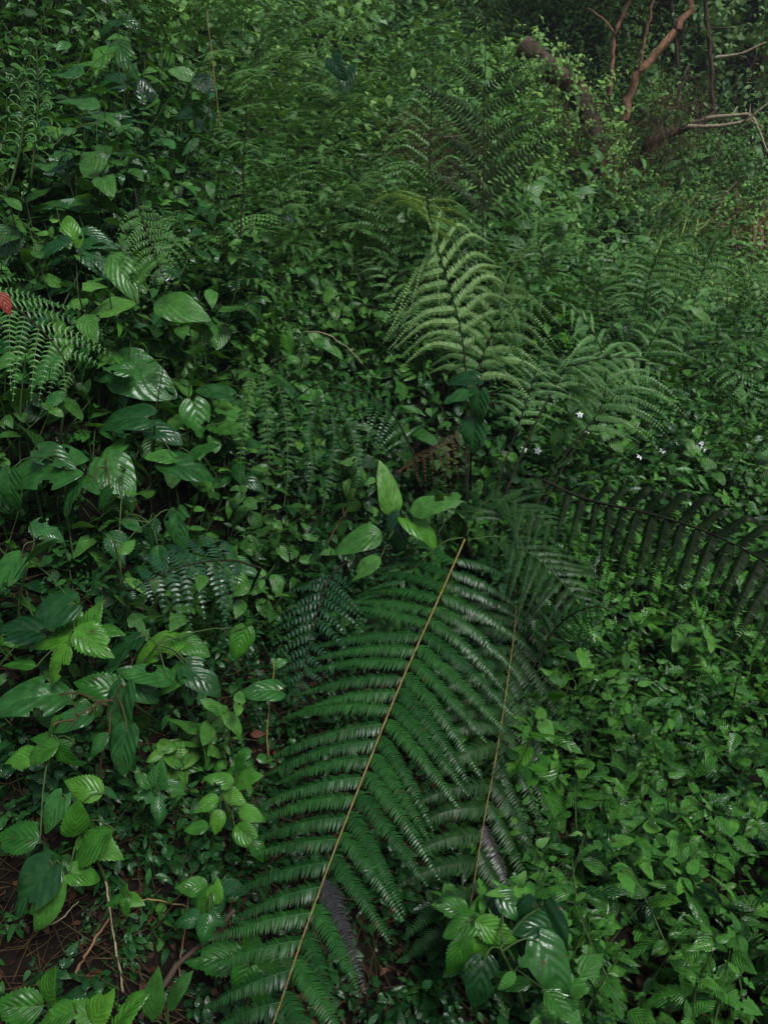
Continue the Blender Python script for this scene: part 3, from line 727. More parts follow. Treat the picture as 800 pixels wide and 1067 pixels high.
# ================================================================== HERBS OF THE CARPET AND THE BANK
def clump(kind, rg):
    leaf, stem = MB(), MB()
    if kind == 'nettle':
        S = int(rg.integers(3, 6))
        P0 = np.c_[rg.normal(0, .035, (S, 2)), np.full(S, -.02)]
        Dr = np.c_[rg.normal(0, .35, (S, 2)), np.ones(S)]
        shoots(P0, Dr, rg.uniform(.07, .23, S), 4, rg.uniform(.042, .078, S), NETTLE_M, leaf, stem, face=(0, -.35, .9), tilt=.3, njit=.3)
    elif kind == 'weed':
        S = int(rg.integers(4, 6)); K = int(rg.integers(4, 7))
        P0 = np.c_[rg.normal(0, .05, (S, 2)), np.full(S, -.03)]
        Dr = np.c_[rg.normal(0, .40, (S, 2)), np.ones(S)]
        tm = [OVATE_M, HEART_M, NETTLE_M, LANCE_M][int(rg.choice(4, p=[.4, .25, .25, .10]))]
        shoots(P0, Dr, rg.uniform(.22, .48, S), K, rg.uniform(.06, .125) * rg.uniform(.85, 1.15, S), tm, leaf, stem, face=(0, -.5, .8), tilt=.25, sr=.0035, opp=rg.random() < .7)
    else:  # shrub
        S = int(rg.integers(16, 26))
        P0 = np.c_[rg.normal(0, .10, (S, 2)), rg.uniform(-.05, .15, S)]
        Dr = np.c_[rg.normal(0, .75, (S, 2)), rg.uniform(.3, 1.2, S)]
        shoots(P0, Dr, rg.uniform(.4, 1.0, S), 8, rg.uniform(.07, .12), OVATE_L if rg.random() < .7 else HEART_L, leaf, stem, face=(0, -.5, .8), sr=.005)
    return leaf, stem


def herb_set(kind, n, matname):
    out = []
    for i in range(n):
        l, s = clump(kind, R)
        out.append((l, s, l.mesh(kind + '_foliage', M[matname] if isinstance(matname, str) else M[matname[i % len(matname)]]), s.mesh(kind + '_stem', M['stem'])))
    return out


NET = herb_set('nettle', 14, 'nettle')
WEED = herb_set('weed', 22, ['weed', 'heart', 'weed', 'lance', 'quilt', 'weed', 'bright', 'heart_dark'])
SHRUB = herb_set('shrub', 8, 'slope')


def grid_pts(x0, x1, y0, y1, sp):
    xs = np.arange(x0, x1, sp); ys = np.arange(y0, y1, sp)
    X, Y = np.meshgrid(xs, ys)
    X = X + R.uniform(-.5, .5, X.shape) * sp; Y = Y + R.uniform(-.5, .5, Y.shape) * sp
    return np.c_[X.ravel(), Y.ravel()]


def in_view(P, h=.15, mx=25):
    u, v, z = project(P + [0, 0, h])
    return (z > .3) & (u > -mx) & (u < 800 + mx) & (v > -mx) & (v < 1067 + mx), u, v, z


def carpet_w(x, y):
    """1 where the nettle carpet grows, 0 on the bank"""
    e = x - (.10 + .16 * (y - 1.2)) + .10 * np.sin(5 * y) + .06 * np.sin(9 * x + 3 * y)
    return np.clip(e / .12, 0, 1)


def copies(kind, sets, P, scale, label, cat, group, name, rot=None):
    for i, p in enumerate(P):
        l, s, lm, sm = sets[int(R.integers(len(sets)))]
        t = bpy.data.objects.new(name, None); t.empty_display_size = .05
        COL.objects.link(t)
        t.location = [float(c) for c in p]; t.rotation_euler = (float(R.normal(0, .10)) + .12, float(R.normal(0, .1)), float(R.uniform(0, 6.28)))
        k = float(scale[i]); t.scale = (k, k, k)
        tag(t, label(p) if callable(label) else label, cat, group)
        link('foliage', lm, t); link('stem', sm, t)


def bake(sets, P, scale, lmb, smb):
    for i, p in enumerate(P):
        l, s, _, _ = sets[int(R.integers(len(sets)))]
        a = R.uniform(0, 6.28); c, sn = math.cos(a) * scale[i], math.sin(a) * scale[i]
        Mx = np.array([[c, sn, 0], [-sn, c, 0], [0, 0, scale[i]]])
        for src, dst in ((l, lmb), (s, smb)):
            v = np.concatenate(src.v) @ Mx + p
            dst.add(v, np.concatenate(src.f), np.concatenate(src.uv), np.clip(np.concatenate(src.r) + R.uniform(-.2, .2), 0, 1))


# --- nettle carpet, lower right
g = grid_pts(-.4, 3.4, .95, 5.2, .104)
w = carpet_w(g[:, 0], g[:, 1])
g = g[(R.random(len(g)) < w) & (g[:, 0] < .62 * g[:, 1] + .7)]
P = np.c_[g, hg(g[:, 0], g[:, 1])]
vis, u, v, z = in_view(P)
order = np.argsort(np.where(vis, z, 99))
ind = order[:min(298, vis.sum())]
rest = np.setdiff1d(np.arange(len(P)), ind)
copies('nettle', NET, P[ind], R.uniform(.9, 1.75, len(ind)),
       'small glossy nettle with quilted oval leaves in the dense low carpet', 'nettle', 'nettles of the low carpet', 'nettle_plant')
lm, sm = MB(), MB()
bake(NET, P[rest], R.uniform(.9, 1.6, len(rest)), lm, sm)
tag(link('undergrowth', lm.mesh('undergrowth', M['nettle'])), 'further spread of the low nettle carpet beyond the near plants', 'ground cover', kind='stuff')
tag(link('undergrowth', sm.mesh('undergrowth', M['stem'])), 'thin green stalks under the low nettle carpet', 'ground cover', kind='stuff')

SPRIG = herb_set('weed', 8, ['lance', 'heart_dark', 'bright', 'weed', 'quilt', 'heart'])
pk = R.choice(len(P), 260, replace=False); pk = pk[vis[pk]][:85]
copies('sprig', SPRIG, P[pk] + R.normal(0, .03, (len(pk), 3)) * [1, 1, 0], R.uniform(.45, .85, len(pk)), 'odd-leaved sprig of another herb poking up through the nettle carpet', 'herb', 'herbs among the nettles', 'herb_sprig')

# --- leafy weeds of the left bank and the middle
g = grid_pts(-3.2, 2.6, 1.25, 5.4, .118)
w = 1 - carpet_w(g[:, 0], g[:, 1])
w = np.maximum(w, (g[:, 1] > 3.4) * .8)
g = g[(R.random(len(g)) < w) & (np.abs(g[:, 0]) < .62 * g[:, 1] + .7)]
P = np.c_[g, hg(g[:, 0], g[:, 1])]
vis, u, v, z = in_view(P)
soil = (u < 215) & (v > 850)                                     # the bare litter patch
hollow = ((np.abs(u - 450) < 95) & (v > 430) & (v < 620))          # dark hollow behind the giant frond
bank = (u < 265) & (v > 370) & (v < 610)
under = (u > 255) & (u < 560) & (v > 640)                        # below the giant frond only low herbs
keep = ~(soil & (R.random(len(P)) < .82)) & ~(hollow & (R.random(len(P)) < .8)) & ~under & ~(bank & (R.random(len(P)) < .5))
P, vis, z, u, v = P[keep], vis[keep], z[keep], u[keep], v[keep]
sc = np.where(v > 620, R.uniform(.45, .75, len(P)), R.uniform(.75, 1.15, len(P))) * np.where((u < 260) & (v < 620), 1.25, 1)
order = np.argsort(np.where(vis, z, 99))
ind = order[:min(298, vis.sum())]
rest = np.setdiff1d(np.arange(len(P)), ind)
copies('weed', WEED, P[ind], sc[ind], 'leafy green weed packed among its like on the shaded bank', 'weed', 'leafy weeds of the bank', 'leafy_weed')
lm, sm = MB(), MB()
bake(WEED, P[rest], sc[rest], lm, sm)
tag(link('undergrowth', lm.mesh('undergrowth', M['weed'])), 'dense leafy weeds filling the middle of the slope', 'ground cover', kind='stuff')
tag(link('undergrowth', sm.mesh('undergrowth', M['stem'])), 'thin stalks of the weeds in the middle of the slope', 'ground cover', kind='stuff')

g = grid_pts(-4.2, -.2, 3.0, 6.5, .30)
P = np.c_[g, hg(g[:, 0], g[:, 1])]
vis, u, v, z = in_view(P, .3)
P = P[vis & (u < 300 - .25 * v) & (v < 420)]
copies('weed', WEED, P, R.uniform(1.3, 2.0, len(P)), 'tall broad-leaved weed standing out of the thicket high on the left bank', 'weed', 'tall weeds high on the bank', 'tall_weed')

# --- tiny herbs under the giant frond and on the litter
g = grid_pts(-2.2, .6, 1.0, 3.8, .085)
P = np.c_[g, hg(g[:, 0], g[:, 1])]
_, u, v, z = in_view(P)
k = ((u > 250) & (u < 560) & (v > 640)) | ((u < 250) & (v > 560) & (R.random(len(P)) < .8))
k = k | ((v < 860) & (g[:, 0] < .4) & (R.random(len(P)) < .55))
P = P[k]
lm, sm = MB(), MB()
bake(NET, P, R.uniform(.3, .85, len(P)), lm, sm)
g = grid_pts(-2.4, .7, 1.0, 3.9, .125)
P = np.c_[g, hg(g[:, 0], g[:, 1])]
_, u, v, z = in_view(P)
k = ((u < 330) & (v < 880)) | ((v <= 640) & (u < 560)) | ((u > 250) & (R.random(len(P)) < .7)) | (R.random(len(P)) < .12)
P = P[k & (g[:, 0] < .5)]
bake(WEED, P, R.uniform(.32, .62, len(P)), lm, sm)
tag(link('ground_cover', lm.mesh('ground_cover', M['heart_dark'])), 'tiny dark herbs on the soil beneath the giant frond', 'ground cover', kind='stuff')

# --- the slope above: shoots by the thousand
def in_hollow(x, y):
    return ((x - .14) / .20) ** 2 + ((y - 3.45) / .20) ** 2 < 1


def slope_cover(n, yr, hfun, leafL, K, tm, name, mat, label, xlim=None, pick=None):
    y = np.sqrt(R.uniform(yr[0] ** 2, yr[1] ** 2, n)); x = R.uniform(-1, 1, n) * (.62 * y + 1.0)
    if xlim: x = np.clip(x, *xlim)
    z = hg(x, y)
    patch = .5 + .25 * np.sin(1.9 * x + .7 * y) + .25 * np.sin(1.3 * y - 2.6 * x + 1) + .2 * np.sin(4.3 * x + 3.7 * y)
    keep = (np.ones(n, bool) if pick is None else pick(x, y)) & ~in_hollow(x, y)
    x, y, z, patch = x[keep], y[keep], z[keep], patch[keep]
    S = len(x)
    H = hfun(patch) * R.uniform(.6, 1.2, S)
    Dr = np.c_[R.normal(0, .45, S), R.normal(-.15, .4, S), np.ones(S)]
    lm, sm = MB(), MB()
    shoots(np.c_[x, y, z - .03], Dr, H, K, leafL * R.uniform(.6, 1.4, S), tm, lm, sm, face=(0, -.55, .75), r=np.clip(patch * .7 + R.normal(.15, .15, S), 0, 1), sr=.004, sag=.3)
    tag(link(name, lm.mesh(name, M[mat])), label, 'undergrowth', kind='stuff')
    tag(link(name, sm.mesh(name, M['stem'])), 'stalks of: ' + label, 'undergrowth', kind='stuff')


slope_cover(2600, (3.2, 6.5), lambda p: .22 + .30 * p, .085, 6, OVATE_L, 'undergrowth', 'weed', 'mixed leafy undergrowth covering the middle slope')
slope_cover(1000, (3.6, 9.0), lambda p: .25 + .30 * p, .16, 5, LANCE_L, 'undergrowth', 'lance', 'narrow-leaved undergrowth scattered over the slope')
slope_cover(6500, (6.0, 12.5), lambda p: .28 + .55 * p, .085, 6, OVATE_L, 'undergrowth', 'slope', 'fine leafy undergrowth of the upper slope')
slope_cover(700, (4.6, 11.5), lambda p: .35 + .45 * p, .15, 5, HEART_L + OVATE_L, 'undergrowth', 'weed', 'broad-leaved weeds standing out of the upper slope')
slope_cover(500, (5.0, 12.0), lambda p: .5 + .5 * p, .24, 7, LANCE_L, 'undergrowth', 'fern_mid', 'feathery narrow-leaved growth of the upper slope')
slope_cover(3600, (12.0, 19.0), lambda p: .6 + .9 * p, .14, 6, OVATE_L, 'undergrowth', 'forest', 'dark thicket at the top of the slope')

# --- shrubs on the slope, one by one
g = grid_pts(-7, 8, 5.0, 14, .95)
g = g[(np.abs(g[:, 0]) < .55 * g[:, 1] + .4)]
P = np.c_[g, hg(g[:, 0], g[:, 1])]
vis, u, v, z = in_view(P, .4)
k = vis & ~((u > 560) & (v > 150)) & (R.random(len(P)) < .75)
P = P[k]
copies('shrub', SHRUB, P, R.uniform(.6, 1.1, len(P)), 'rounded leafy shrub tangled with others on the upper slope', 'shrub', 'shrubs on the upper slope', 'leafy_shrub')

# --- ferns on the slope, copies of three kinds
FK = []
for kk in range(4):
    rm, pm = MB(), MB()
    for a in np.linspace(0, 6.28, 6)[:-1] + R.uniform(0, 1):
        h = R.uniform(.35, .6); o = np.array([math.cos(a), math.sin(a), 0])
        fern_frond([[0, 0, 0], o * .12 + UP * h * .7, o * .35 + UP * h, o * .62 + UP * h * .8], nz(UP + o * -.3), 12, .17, 62, .3, 12, .018, .25, .0022, fold=.25, rmb=rm, pmb=pm, wfac=.75)
    FK.append((rm.mesh('stalks', M['darkstem']), pm.mesh('pinnae', M['fern_mid'])))
fern_spots = [(int(a_), int(b_)) for a_, b_ in zip(R.uniform(200, 740, 34), R.uniform(20, 420, 34)) if b_ > 60 + .35 * max(0, a_ - 560)] + [(330, 300), (250, 330), (210, 200), (400, 240), (620, 270), (560, 330), (640, 230), (760, 360), (700, 440), (380, 330), (430, 380), (330, 230), (270, 260), (600, 190), (740, 250), (790, 250), (680, 280), (230, 120), (345, 160), (180, 140)]
for i, (uu, vv) in enumerate(fern_spots):
    p = gp(uu, vv)
    a, b2 = FK[i % 4]
    t = thing('fern_plant', 'small arching fern half hidden in the undergrowth of the slope', 'fern', p, 'small ferns on the slope')
    t.rotation_euler = (.2, 0, float(R.uniform(0, 6.28))); s = float(R.uniform(.8, 1.5)); t.scale = (s, s, s)
    link('stalks', a, t); link('pinnae', b2, t)

# --- grass at the far clearing
def grass():
    n = 5200
    y = R.uniform(5.0, 10.5, n); x = R.uniform(.30, .62, n) * y + R.normal(0, .2, n)
    uu, vv, zz = project(np.c_[x, y, hg(x, y)])
    k = (vv < 330 + 40 * R.random(n)) & (uu > 600 + 90 * R.random(n)); x, y = x[k], y[k]; n = len(x)
    P0 = np.c_[x, y, hg(x, y)]
    D = np.c_[R.normal(0, .6, n), R.normal(-.2, .5, n), np.ones(n)]
    mb = MB(); place(mb, [leaf_t(3, 5, 'lance', .05, R.uniform(.4, 1.1), .2, seed=i) for i in range(6)], P0, D, R.normal(0, 1, (n, 3)), R.uniform(.2, .5, n), R.uniform(0, 1, n))
    tag(link('grass', mb.mesh('grass', M['grass'])), 'soft pale grass round the far clearing', 'grass', kind='stuff')


grass()

# ================================================================== LITTER, TWIGS, SMALL THINGS
n = 5200
x = R.uniform(-1.5, .9, n); y = R.uniform(.95, 2.3, n)
mb = MB(); place(mb, OVATE_L, np.c_[x, y, hg(x, y) + R.uniform(.004, .03, n)], np.c_[R.normal(0, 1, (n, 2)), R.normal(0, .2, n)], np.array([0, 0, 1]) + R.normal(0, .3, (n, 3)), R.uniform(.008, .036, n), R.uniform(0, 1, n) ** 2)
tag(link('leaf_litter', mb.mesh('leaf_litter', M['dead'])), 'reddish brown dead leaves and chips on the bare soil', 'leaf litter', kind='stuff')


mb = MB()
for _ in range(900):
    x_, y_ = R.uniform(-1.3, .4), R.uniform(1.0, 2.2); p_ = np.array([x_, y_, float(hg(x_, y_)) + R.uniform(.005, .05)])
    d_ = nz(R.normal(0, 1, 3) * [1, 1, .25]) * R.uniform(.04, .16)
    tube(mb, curve([p_ - d_, p_ + R.normal(0, .012, 3), p_ + d_], 6), R.uniform(.0008, .0022), .0008, 3)
tag(link('twig_litter', mb.mesh('twig_litter', M['brownstem'])), 'thin broken twigs and stalks scattered over the soil', 'litter', kind='stuff')
n = 1100
p_ = gp(796, 290); q_ = np.c_[p_[0] + R.normal(.15, .30, n), p_[1] + R.normal(0, .5, n)]; q_ = np.c_[q_, hg(q_[:, 0], q_[:, 1])]
mb = MB(); place(mb, [leaf_t(3, 5, 'lance', .05, R.uniform(.5, 1.3), .2, seed=i) for i in range(5)], q_, np.c_[R.normal(0, .9, (n, 2)), np.ones(n)], R.normal(0, 1, (n, 3)), R.uniform(.35, .7, n), R.uniform(.3, 1, n))
tag(link('dead_grass', mb.mesh('dead_grass', M['dead_grass'])), 'brown dead grass patch at the right edge of the clearing', 'grass', kind='stuff')


def twig(label, ctrl, r0, r1, mat, name='twig', cat='twig', side=0, group=None):
    c = curve(ctrl, 16)
    c = c + np.cumsum(R.normal(0, .0018, c.shape), 0)
    k_ = .62 if r0 < .012 else 1
    mb = MB(); tube(mb, c, r0 * k_, r1 * k_, 6, jit=.08)
    for _ in range(side):
        i = int(R.integers(4, 14)); d = nz(c[i] - c[i - 1]) * .6 + nz(R.normal(0, 1, 3)) * .8
        L = np.linalg.norm(c[-1] - c[0]) * R.uniform(.12, .3)
        tube(mb, curve([c[i], c[i] + d * L * .5 + R.normal(0, .1 * L, 3), c[i] + d * L], 7), r1 * 1.1, r1 * .4, 5)
    o = link(name, mb.mesh(name, M[mat], c[0]), None, c[0])
    return tag(o, label, cat, group)


def low(u, v, h=.03):
    p = gp(u, v); return p + [0, 0, h]


twig('thick dark stick leaning into the bottom edge by the toothed leaves', [low(150, 1085, .05), low(190, 1056, .10), low(226, 1038, .14), low(250, 1022, .17)], .010, .008, 'bark_dark')
twig('reddish twig slanting over the brown litter', [low(78, 1036, .02), low(100, 1010, .05), low(120, 992, .08)], .006, .004, 'bark')
twig('thin grey twig standing on end in the litter', [low(130, 1040, .01), low(122, 1005, .06), low(113, 968, .12)], .004, .003, 'twig')
twig('straight straw-coloured stem lying flat across the litter', [low(132, 974, .06), low(165, 971, .07), low(205, 975, .06)], .003, .0025, 'rachis')
twig('pale bent twig in the litter by the left edge', [low(40, 988, .04), low(66, 980, .06), low(92, 966, .07)], .004, .002, 'twig', side=1)
twig('thin forked twig beside the seedling', [low(150, 1000, .02), low(180, 970, .06), low(205, 945, .1)], .003, .002, 'brownstem', side=2)
twig('grey twig fragment under the small light leaves', [low(205, 866, .06), low(228, 866, .08), low(246, 862, .08)], .0035, .0025, 'twig')
twig('upright thin bare twig in the bottom middle of the soil patch', [low(190, 1050, .02), low(198, 1010, .1), low(202, 990, .16)], .003, .002, 'bark', side=1)
twig('bare branched twig crossing behind the holed heart leaf', [at(56, 756, 1.85), at(74, 750, 1.85), at(95, 735, 1.85), at(120, 728, 1.84)], .004, .0025, 'brownstem', side=2)
twig('bare twig rising in the black hollow', [at(342, 566, 2.65), at(352, 545, 2.65), at(364, 527, 2.65)], .005, .003, 'brownstem', side=1)
twig('curved pale stem arching above the sword ferns', [at(318, 346, 2.95), at(342, 350, 2.9), at(362, 366, 2.9), at(378, 380, 2.9)], .004, .003, 'twig')
twig('hanging straw-coloured liana down the top left thicket', [at(216, 12, 3.9), at(220, 60, 3.85), at(224, 100, 3.8), at(226, 140, 3.78)], .003, .002, 'rachis')
twig('thin dark upright stem beside the left thicket', [at(250, 250, 3.3), at(253, 190, 3.3), at(258, 110, 3.3)], .006, .004, 'darkstem')
twig('pale slanted twig in the tangle under the tall dark fern', [at(424, 180, 4.3), at(452, 148, 4.3), at(486, 142, 4.3)], .005, .003, 'twig', side=1)
twig('grey crooked twig in the tangle under the tall dark fern', [at(446, 138, 4.4), at(470, 150, 4.3), at(500, 142, 4.2), at(512, 128, 4.2)], .005, .003, 'brownstem', side=1)

# red leaf
p = at(0, 314, 2.0)
mb = MB(); place(mb, NETTLE_H, p + C_U * .02, nz(C_R * .4 - C_U * .8), FACE, .055, .6)
tag(link('red_leaf', mb.mesh('red_leaf', M['red'], p), None, p), 'single brick red leaf at the left edge by the fern', 'leaf')
p = gp(262, 790) + [0, 0, .06]
mb = MB(); place(mb, OVATE_M, p, nz(C_R + C_U * .2), FACE, .045, .9)
tag(link('dead_leaf', mb.mesh('dead_leaf', M['dead'], p), None, p), 'curled tan dead leaf left of the big frond', 'leaf')


# small white flowers
def flower():
    mb = MB(); a = np.linspace(0, 6.28, 6)[:-1]
    D = np.c_[np.cos(a), np.sin(a), np.full(5, .25)]
    place(mb, OVATE_L, D * .002, D, UP, .017, R.uniform(.3, 1, 5))
    return mb.mesh('flower_head', M['petal'])


fmesh = flower(); smm = MB(); tube(smm, curve([[0, 0, -.12], [.01, 0, -.05], [0, 0, 0]], 5), .0015, .001, 4); smesh = smm.mesh('flower_stalk', M['stem'])
for uu, vv in [(610, 450), (630, 444), (687, 452), (732, 467), (736, 470), (546, 468), (666, 476), (797, 425), (672, 430), (604, 432), (731, 462), (690, 470), (560, 470), (720, 525), (651, 340)]:
    d = hit(uu, vv) * .90; p = at(uu, vv, d)
    t = thing('white_flower', 'tiny white five-petalled flower dotted over the leafy slope', 'flower', p, 'tiny white flowers')
    t.rotation_euler = (.7 + float(R.normal(0, .25)), float(R.normal(0, .3)), float(R.uniform(-.5, .5)))
    link('flower_head', fmesh, t); link('flower_stalk', smesh, t)


# ================================================================== TREES AND DEAD WOOD AT THE FAR CLEARING
def crown_mesh(c, r, nsh, leafL, org, mat='forest'):
    lm = MB()
    d = nz(R.normal(0, 1, (nsh, 3))); rr = R.uniform(.35, 1, nsh) ** .6
    lump = 1 + .3 * np.sin(3 * d[:, 0] + 2) * np.sin(4 * d[:, 1] + 1) + .2 * np.sin(6 * d[:, 2])
    P0 = c + d * (np.asarray(r) * (rr * lump)[:, None]) * .8
    Dr = d + R.normal(0, .5, (nsh, 3)) + [0, 0, -.2]
    shoots(P0, Dr, R.uniform(.3, .7, nsh), 7, leafL, OVATE_L, lm, None, face=(0, -.3, .9), sag=.4)
    return lm.mesh('crown', M[mat], org)


def tree(label, limbs, mat, crowns=(), base=None, name='tree', vines=None):
    b_ = np.asarray(limbs[0][0][0], float)
    t = thing(name, label, 'tree', b_)
    for i, (ctrl, r0, r1) in enumerate(limbs):
        c = curve(ctrl, 18); c[1:-1] += R.normal(0, r0 * .13, c[1:-1].shape)
        mb = MB(); tube(mb, c, r0 * .45, r1 * .45, 9, jit=.05)
        nm = 'trunk' if i == 0 else 'branch'
        link(nm, mb.mesh(nm, M[mat], b_), t)
    for c, r, n_, L in crowns:
        link('crown', crown_mesh(np.asarray(c, float), r, n_, L, b_), t)
    if vines: link('creeper', vines.mesh('creeper', M['slope'], b_), t)
    return t


D = 9.0
tree('leaning red-brown tree with a bare curved trunk above the clearing',
     [(pts((650, 125, D), (656, 96, D), (668, 72, D), (690, 48, D + .1), (708, 26, D + .2), (722, -6, D + .3), (735, -60, D + .4)), .10, .065),
      (pts((667, 74, D), (668, 55, D), (674, 30, D), (681, -5, D)), .04, .028)], 'bark', [(at(800, -420, D + 1.6), (1.6, 1.5, 1.0), 220, .13)])
tree('thin grey-brown tree with a crooked trunk left of the red-brown one',
     [(pts((634, 100, 9.3), (637, 80, 9.3), (638, 55, 9.3), (641, 32, 9.3), (652, 10, 9.3), (660, -20, 9.3)), .06, .04),
      (pts((640, 34, 9.3), (628, 20, 9.4), (612, 8, 9.5)), .025, .012)], 'bark', [(at(665, -430, 11), (1.3, 1.3, .9), 160, .13)])
tree('slim dark tree standing behind the leaning trunk', [(pts((706, 70, 10.4), (702, 30, 10.4), (698, -20, 10.4)), .05, .04), (pts((704, 50, 10.4), (712, 30, 10.4), (716, 8, 10.4)), .025, .015)], 'bark_dark', [(at(700, -300, 12.6), (1.4, 1.4, 1), 200, .13)])
tree('dark tree with a drooping branch at the top right corner', [(pts((742, 120, 9.8), (740, 60, 9.8), (735, 10, 9.8), (733, -40, 9.8)), .05, .04), (pts((737, 20, 9.8), (738, 38, 9.6), (744, 50, 9.5)), .02, .012)], 'bark_dark', [(at(780, -330, 12), (1.4, 1.4, 1.), 200, .13), (at(800, 20, 10.8), (.9, .9, .5), 90, .12)])
tree('gnarled multi-stemmed tree hung with dead vines by the dark hollow',
     [(pts((662, 172, 8.6), (676, 150, 8.6), (694, 138, 8.7), (716, 134, 8.8), (745, 118, 8.9)), .11, .06),
      (pts((670, 160, 8.6), (690, 128, 8.7), (704, 104, 8.8), (716, 70, 8.9)), .06, .03),
      (pts((674, 158, 8.6), (700, 140, 8.6), (730, 130, 8.5)), .05, .03)], 'bark_dark')
twig('pale dead branch with forked bare tips in front of the dark hollow', pts((716, 132, 8.4), (745, 132, 8.35), (775, 127, 8.3), (784, 121, 8.3), (800, 108, 8.3)), .020, .009, 'twig', 'dead_branch', 'branch', side=3)
twig('second pale dead branch above the forked one', pts((720, 128, 8.5), (742, 122, 8.45), (768, 119, 8.4), (781, 120, 8.4), (790, 138, 8.4), (798, 158, 8.4)), .020, .009, 'twig', 'dead_branch', 'branch', side=2)
twig('grey bare branch slanting at the right edge of the forest', pts((745, 60, 9.2), (770, 56, 9.2), (800, 44, 9.2)), .015, .008, 'twig', 'dead_branch', 'branch', side=2)


def tangle(label, c0, c1, n, spread, mat, r=.008, ln=(.3, .9)):
    mb = MB()
    for _ in range(n):
        q = R.random(); p = c0 * (1 - q) + c1 * q + R.normal(0, spread, 3)
        d = nz(c1 - c0) * R.uniform(-.5, .8) + R.normal(0, .5, 3) + [0, 0, -.3]
        L = R.uniform(*ln)
        tube(mb, curve([p, p + d * L * .5 + R.normal(0, .1, 3), p + d * L + [0, 0, -.15 * L]], 7), r * R.uniform(.5, 1.2), r * .4, 4)
    tag(link('vine_tangle', mb.mesh('vine_tangle', M[mat], c0), None, c0), label, 'vines')


tangle('brown tangle of dead vines hanging on the gnarled tree', at(660, 172, 8.3), at(712, 112, 8.5), 130, .14, 'brownstem', .005, (.2, .6))
tangle('dead brown creeper hanging off the lower side of the log', at(590, 92, 8.0), at(626, 185, 7.8), 110, .11, 'brownstem', .005, (.2, .5))
tangle('dry grey twig tangle under the tall dark fern', at(440, 150, 4.5), at(480, 160, 4.5), 90, .09, 'brownstem', .003, (.12, .35))
tangle('thin vines drooping through the top right corner', at(740, 40, 9.5), at(800, 90, 9.4), 26, .30, 'bark_dark', .006)

# vine-clad fallen log
b_ = at(548, 52, 8.2)
t = thing('fallen_log', 'fallen log overgrown with leafy creeper sloping down to the clearing', 'log', b_)
c = curve(pts((545, 48, 8.4), (570, 70, 8.3), (595, 90, 8.2), (612, 118, 8.1), (622, 160, 8.0), (628, 190, 7.9)), 18)
mb = MB(); tube(mb, c, .10, .08, 9, jit=.1); link('trunk', mb.mesh('trunk', M['bark_dark'], b_), t)
lm, sm = MB(), MB()
n = 150; i = R.integers(0, 18, n)
shoots(c[i] + R.normal(0, .08, (n, 3)), np.c_[R.normal(0, .6, n), R.normal(-.4, .5, n), R.normal(-.1, .6, n)], R.uniform(.12, .4, n), 5, .05, HEART_L, lm, sm, face=(0, -.7, .6))
link('creeper', lm.mesh('creeper', M['slope'], b_), t); link('vine', sm.mesh('vine', M['bark'], b_), t)

# background trees of the forest edge
for i, (uu, dd, hh, rr_) in enumerate([(560, 13, 5.0, 1.7), (640, 14.5, 5.2, 2.0), (720, 13.5, 4.6, 1.9), (790, 12.5, 4.2, 1.8), (850, 12.5, 5, 2.0), (680, 17, 6.5, 2.4), (770, 16, 6, 2.4), (600, 17, 6.5, 2.4), (900, 15, 6, 2.4)]):
    r_ = ray(uu, 100); x0 = r_[0] / r_[1] * dd; z0 = float(hg(x0, dd)); b0 = np.array([x0, dd, z0])
    tree(['leafy forest edge tree behind the creeper-clad log', 'forest tree filling the gap behind the crooked trunk', 'dark forest tree behind the leaning trunk', 'forest tree over the dark hollow', 'forest tree beyond the right edge of the hollow',
          'farther forest tree rising behind the leaning trunk', 'farther forest tree rising behind the hollow', 'farther forest tree rising behind the log', 'farthest forest tree at the right corner'][i],
         [([b0, b0 + [.1, 0, hh * .5], b0 + [.2, .1, hh * .9]], .14, .06), ([b0 + [.08, 0, hh * .4], b0 + [.5, -.2, hh * .6], b0 + [.9, -.3, hh * .8]], .05, .02), ([b0 + [.08, 0, hh * .3], b0 + [-.5, -.2, hh * .5], b0 + [-.9, -.2, hh * .7]], .05, .02)],
         'bark_dark', [(b0 + [0, 0, hh * .62], (rr_, rr_ * .9, hh * .42), 300, .15)])

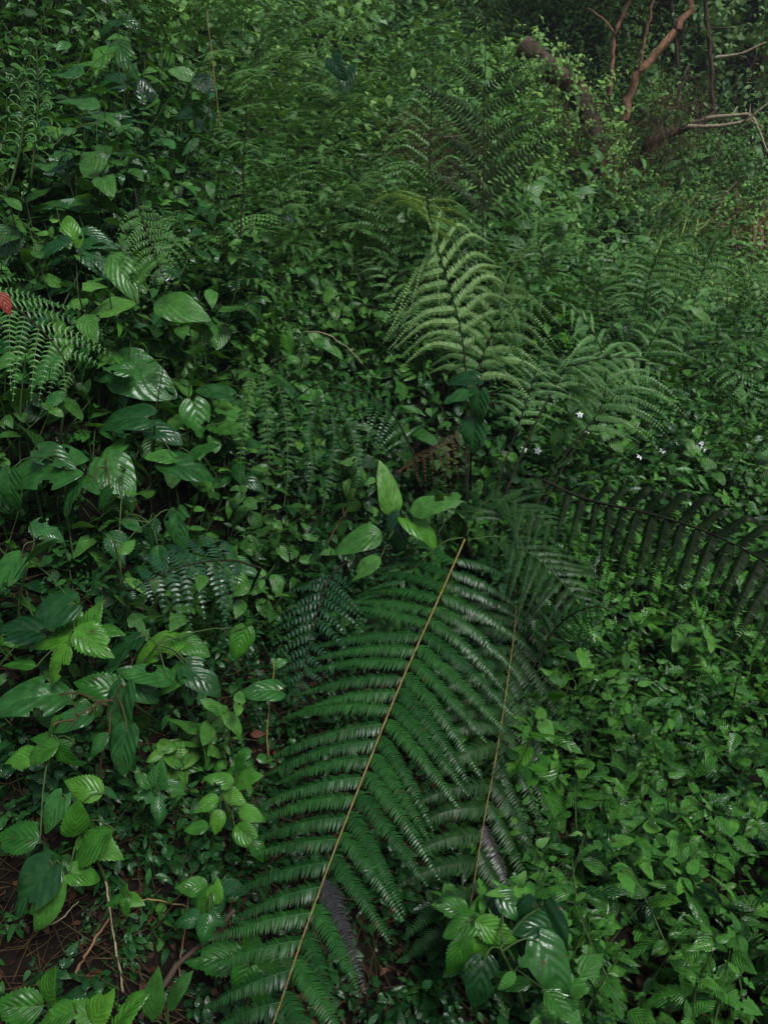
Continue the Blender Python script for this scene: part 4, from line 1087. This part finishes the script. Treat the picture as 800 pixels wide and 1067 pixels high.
# ================================================================== LIGHT, CAMERA, RENDER
SUN_EL, SUN_AZ = 52.0, 146.0         # azimuth from +y towards +x
wd = bpy.data.worlds.new('World'); SC.world = wd; wd.use_nodes = True
nt = wd.node_tree; nt.nodes.clear()
sky = nt.nodes.new('ShaderNodeTexSky'); sky.sky_type = 'NISHITA'; sky.sun_disc = False
sky.sun_elevation = rad(SUN_EL); sky.sun_rotation = rad(SUN_AZ)
sky.air_density = 1.0; sky.dust_density = 3.0; sky.ozone_density = 1.0
bg = nt.nodes.new('ShaderNodeBackground'); bg.inputs[1].default_value = .05
wo = nt.nodes.new('ShaderNodeOutputWorld')
nt.links.new(sky.outputs[0], bg.inputs[0]); nt.links.new(bg.outputs[0], wo.inputs[0])
sl = bpy.data.lights.new('sun', 'SUN'); sl.energy = 1.5; sl.angle = rad(18); sl.color = (.97, 1, 1)
so = bpy.data.objects.new('sun', sl); COL.objects.link(so)
sd = np.array([math.sin(rad(SUN_AZ)) * math.cos(rad(SUN_EL)), math.cos(rad(SUN_AZ)) * math.cos(rad(SUN_EL)), math.sin(rad(SUN_EL))])
from mathutils import Vector
so.rotation_euler = Vector(sd).to_track_quat('Z', 'Y').to_euler()
so.location = [float(c) for c in sd * 20]

hm, nt_, N_, L_ = nodes_of('haze')
pv = N_.new('ShaderNodeVolumePrincipled'); pv.inputs['Color'].default_value = (.86, .92, .95, 1); pv.inputs['Density'].default_value = .002; pv.inputs['Anisotropy'].default_value = .2
ho = N_.new('ShaderNodeOutputMaterial'); L_.new(pv.outputs[0], ho.inputs['Volume'])
bx = MB(); x0, x1, y0, y1, z0, z1 = -42, 42, -14, 42, -2.2, 34
vv_ = np.array([[x, y, z] for z in (z0, z1) for y in (y0, y1) for x in (x0, x1)], float)
bx.add(vv_, [[0, 2, 3, 1], [4, 5, 7, 6], [0, 1, 5, 4], [2, 6, 7, 3], [0, 4, 6, 2], [1, 3, 7, 5]])
hme = bx.mesh('haze', hm); hme.polygons.foreach_set('use_smooth', np.zeros(6, bool))
tag(link('haze', hme), 'thin damp haze in the air over the slope', kind='stuff')

cd = bpy.data.cameras.new('camera'); co = bpy.data.objects.new('camera', cd); COL.objects.link(co)
cd.sensor_fit = 'VERTICAL'; cd.angle = rad(VFOV); cd.clip_start = .05; cd.clip_end = 300
co.location = CAM; co.rotation_euler = (rad(90 + PITCH), 0, 0)
SC.camera = co
SC.view_settings.view_transform = 'Standard'; SC.view_settings.look = 'None'; SC.view_settings.gamma = 1
SC.view_settings.exposure = 1.3
SC.render.engine = 'CYCLES'
SC.cycles.use_denoising = True
SC.cycles.max_bounces = 6; SC.cycles.diffuse_bounces = 2; SC.cycles.glossy_bounces = 2; SC.cycles.transmission_bounces = 3; SC.cycles.transparent_max_bounces = 2
SC.cycles.caustics_reflective = False; SC.cycles.caustics_refractive = False
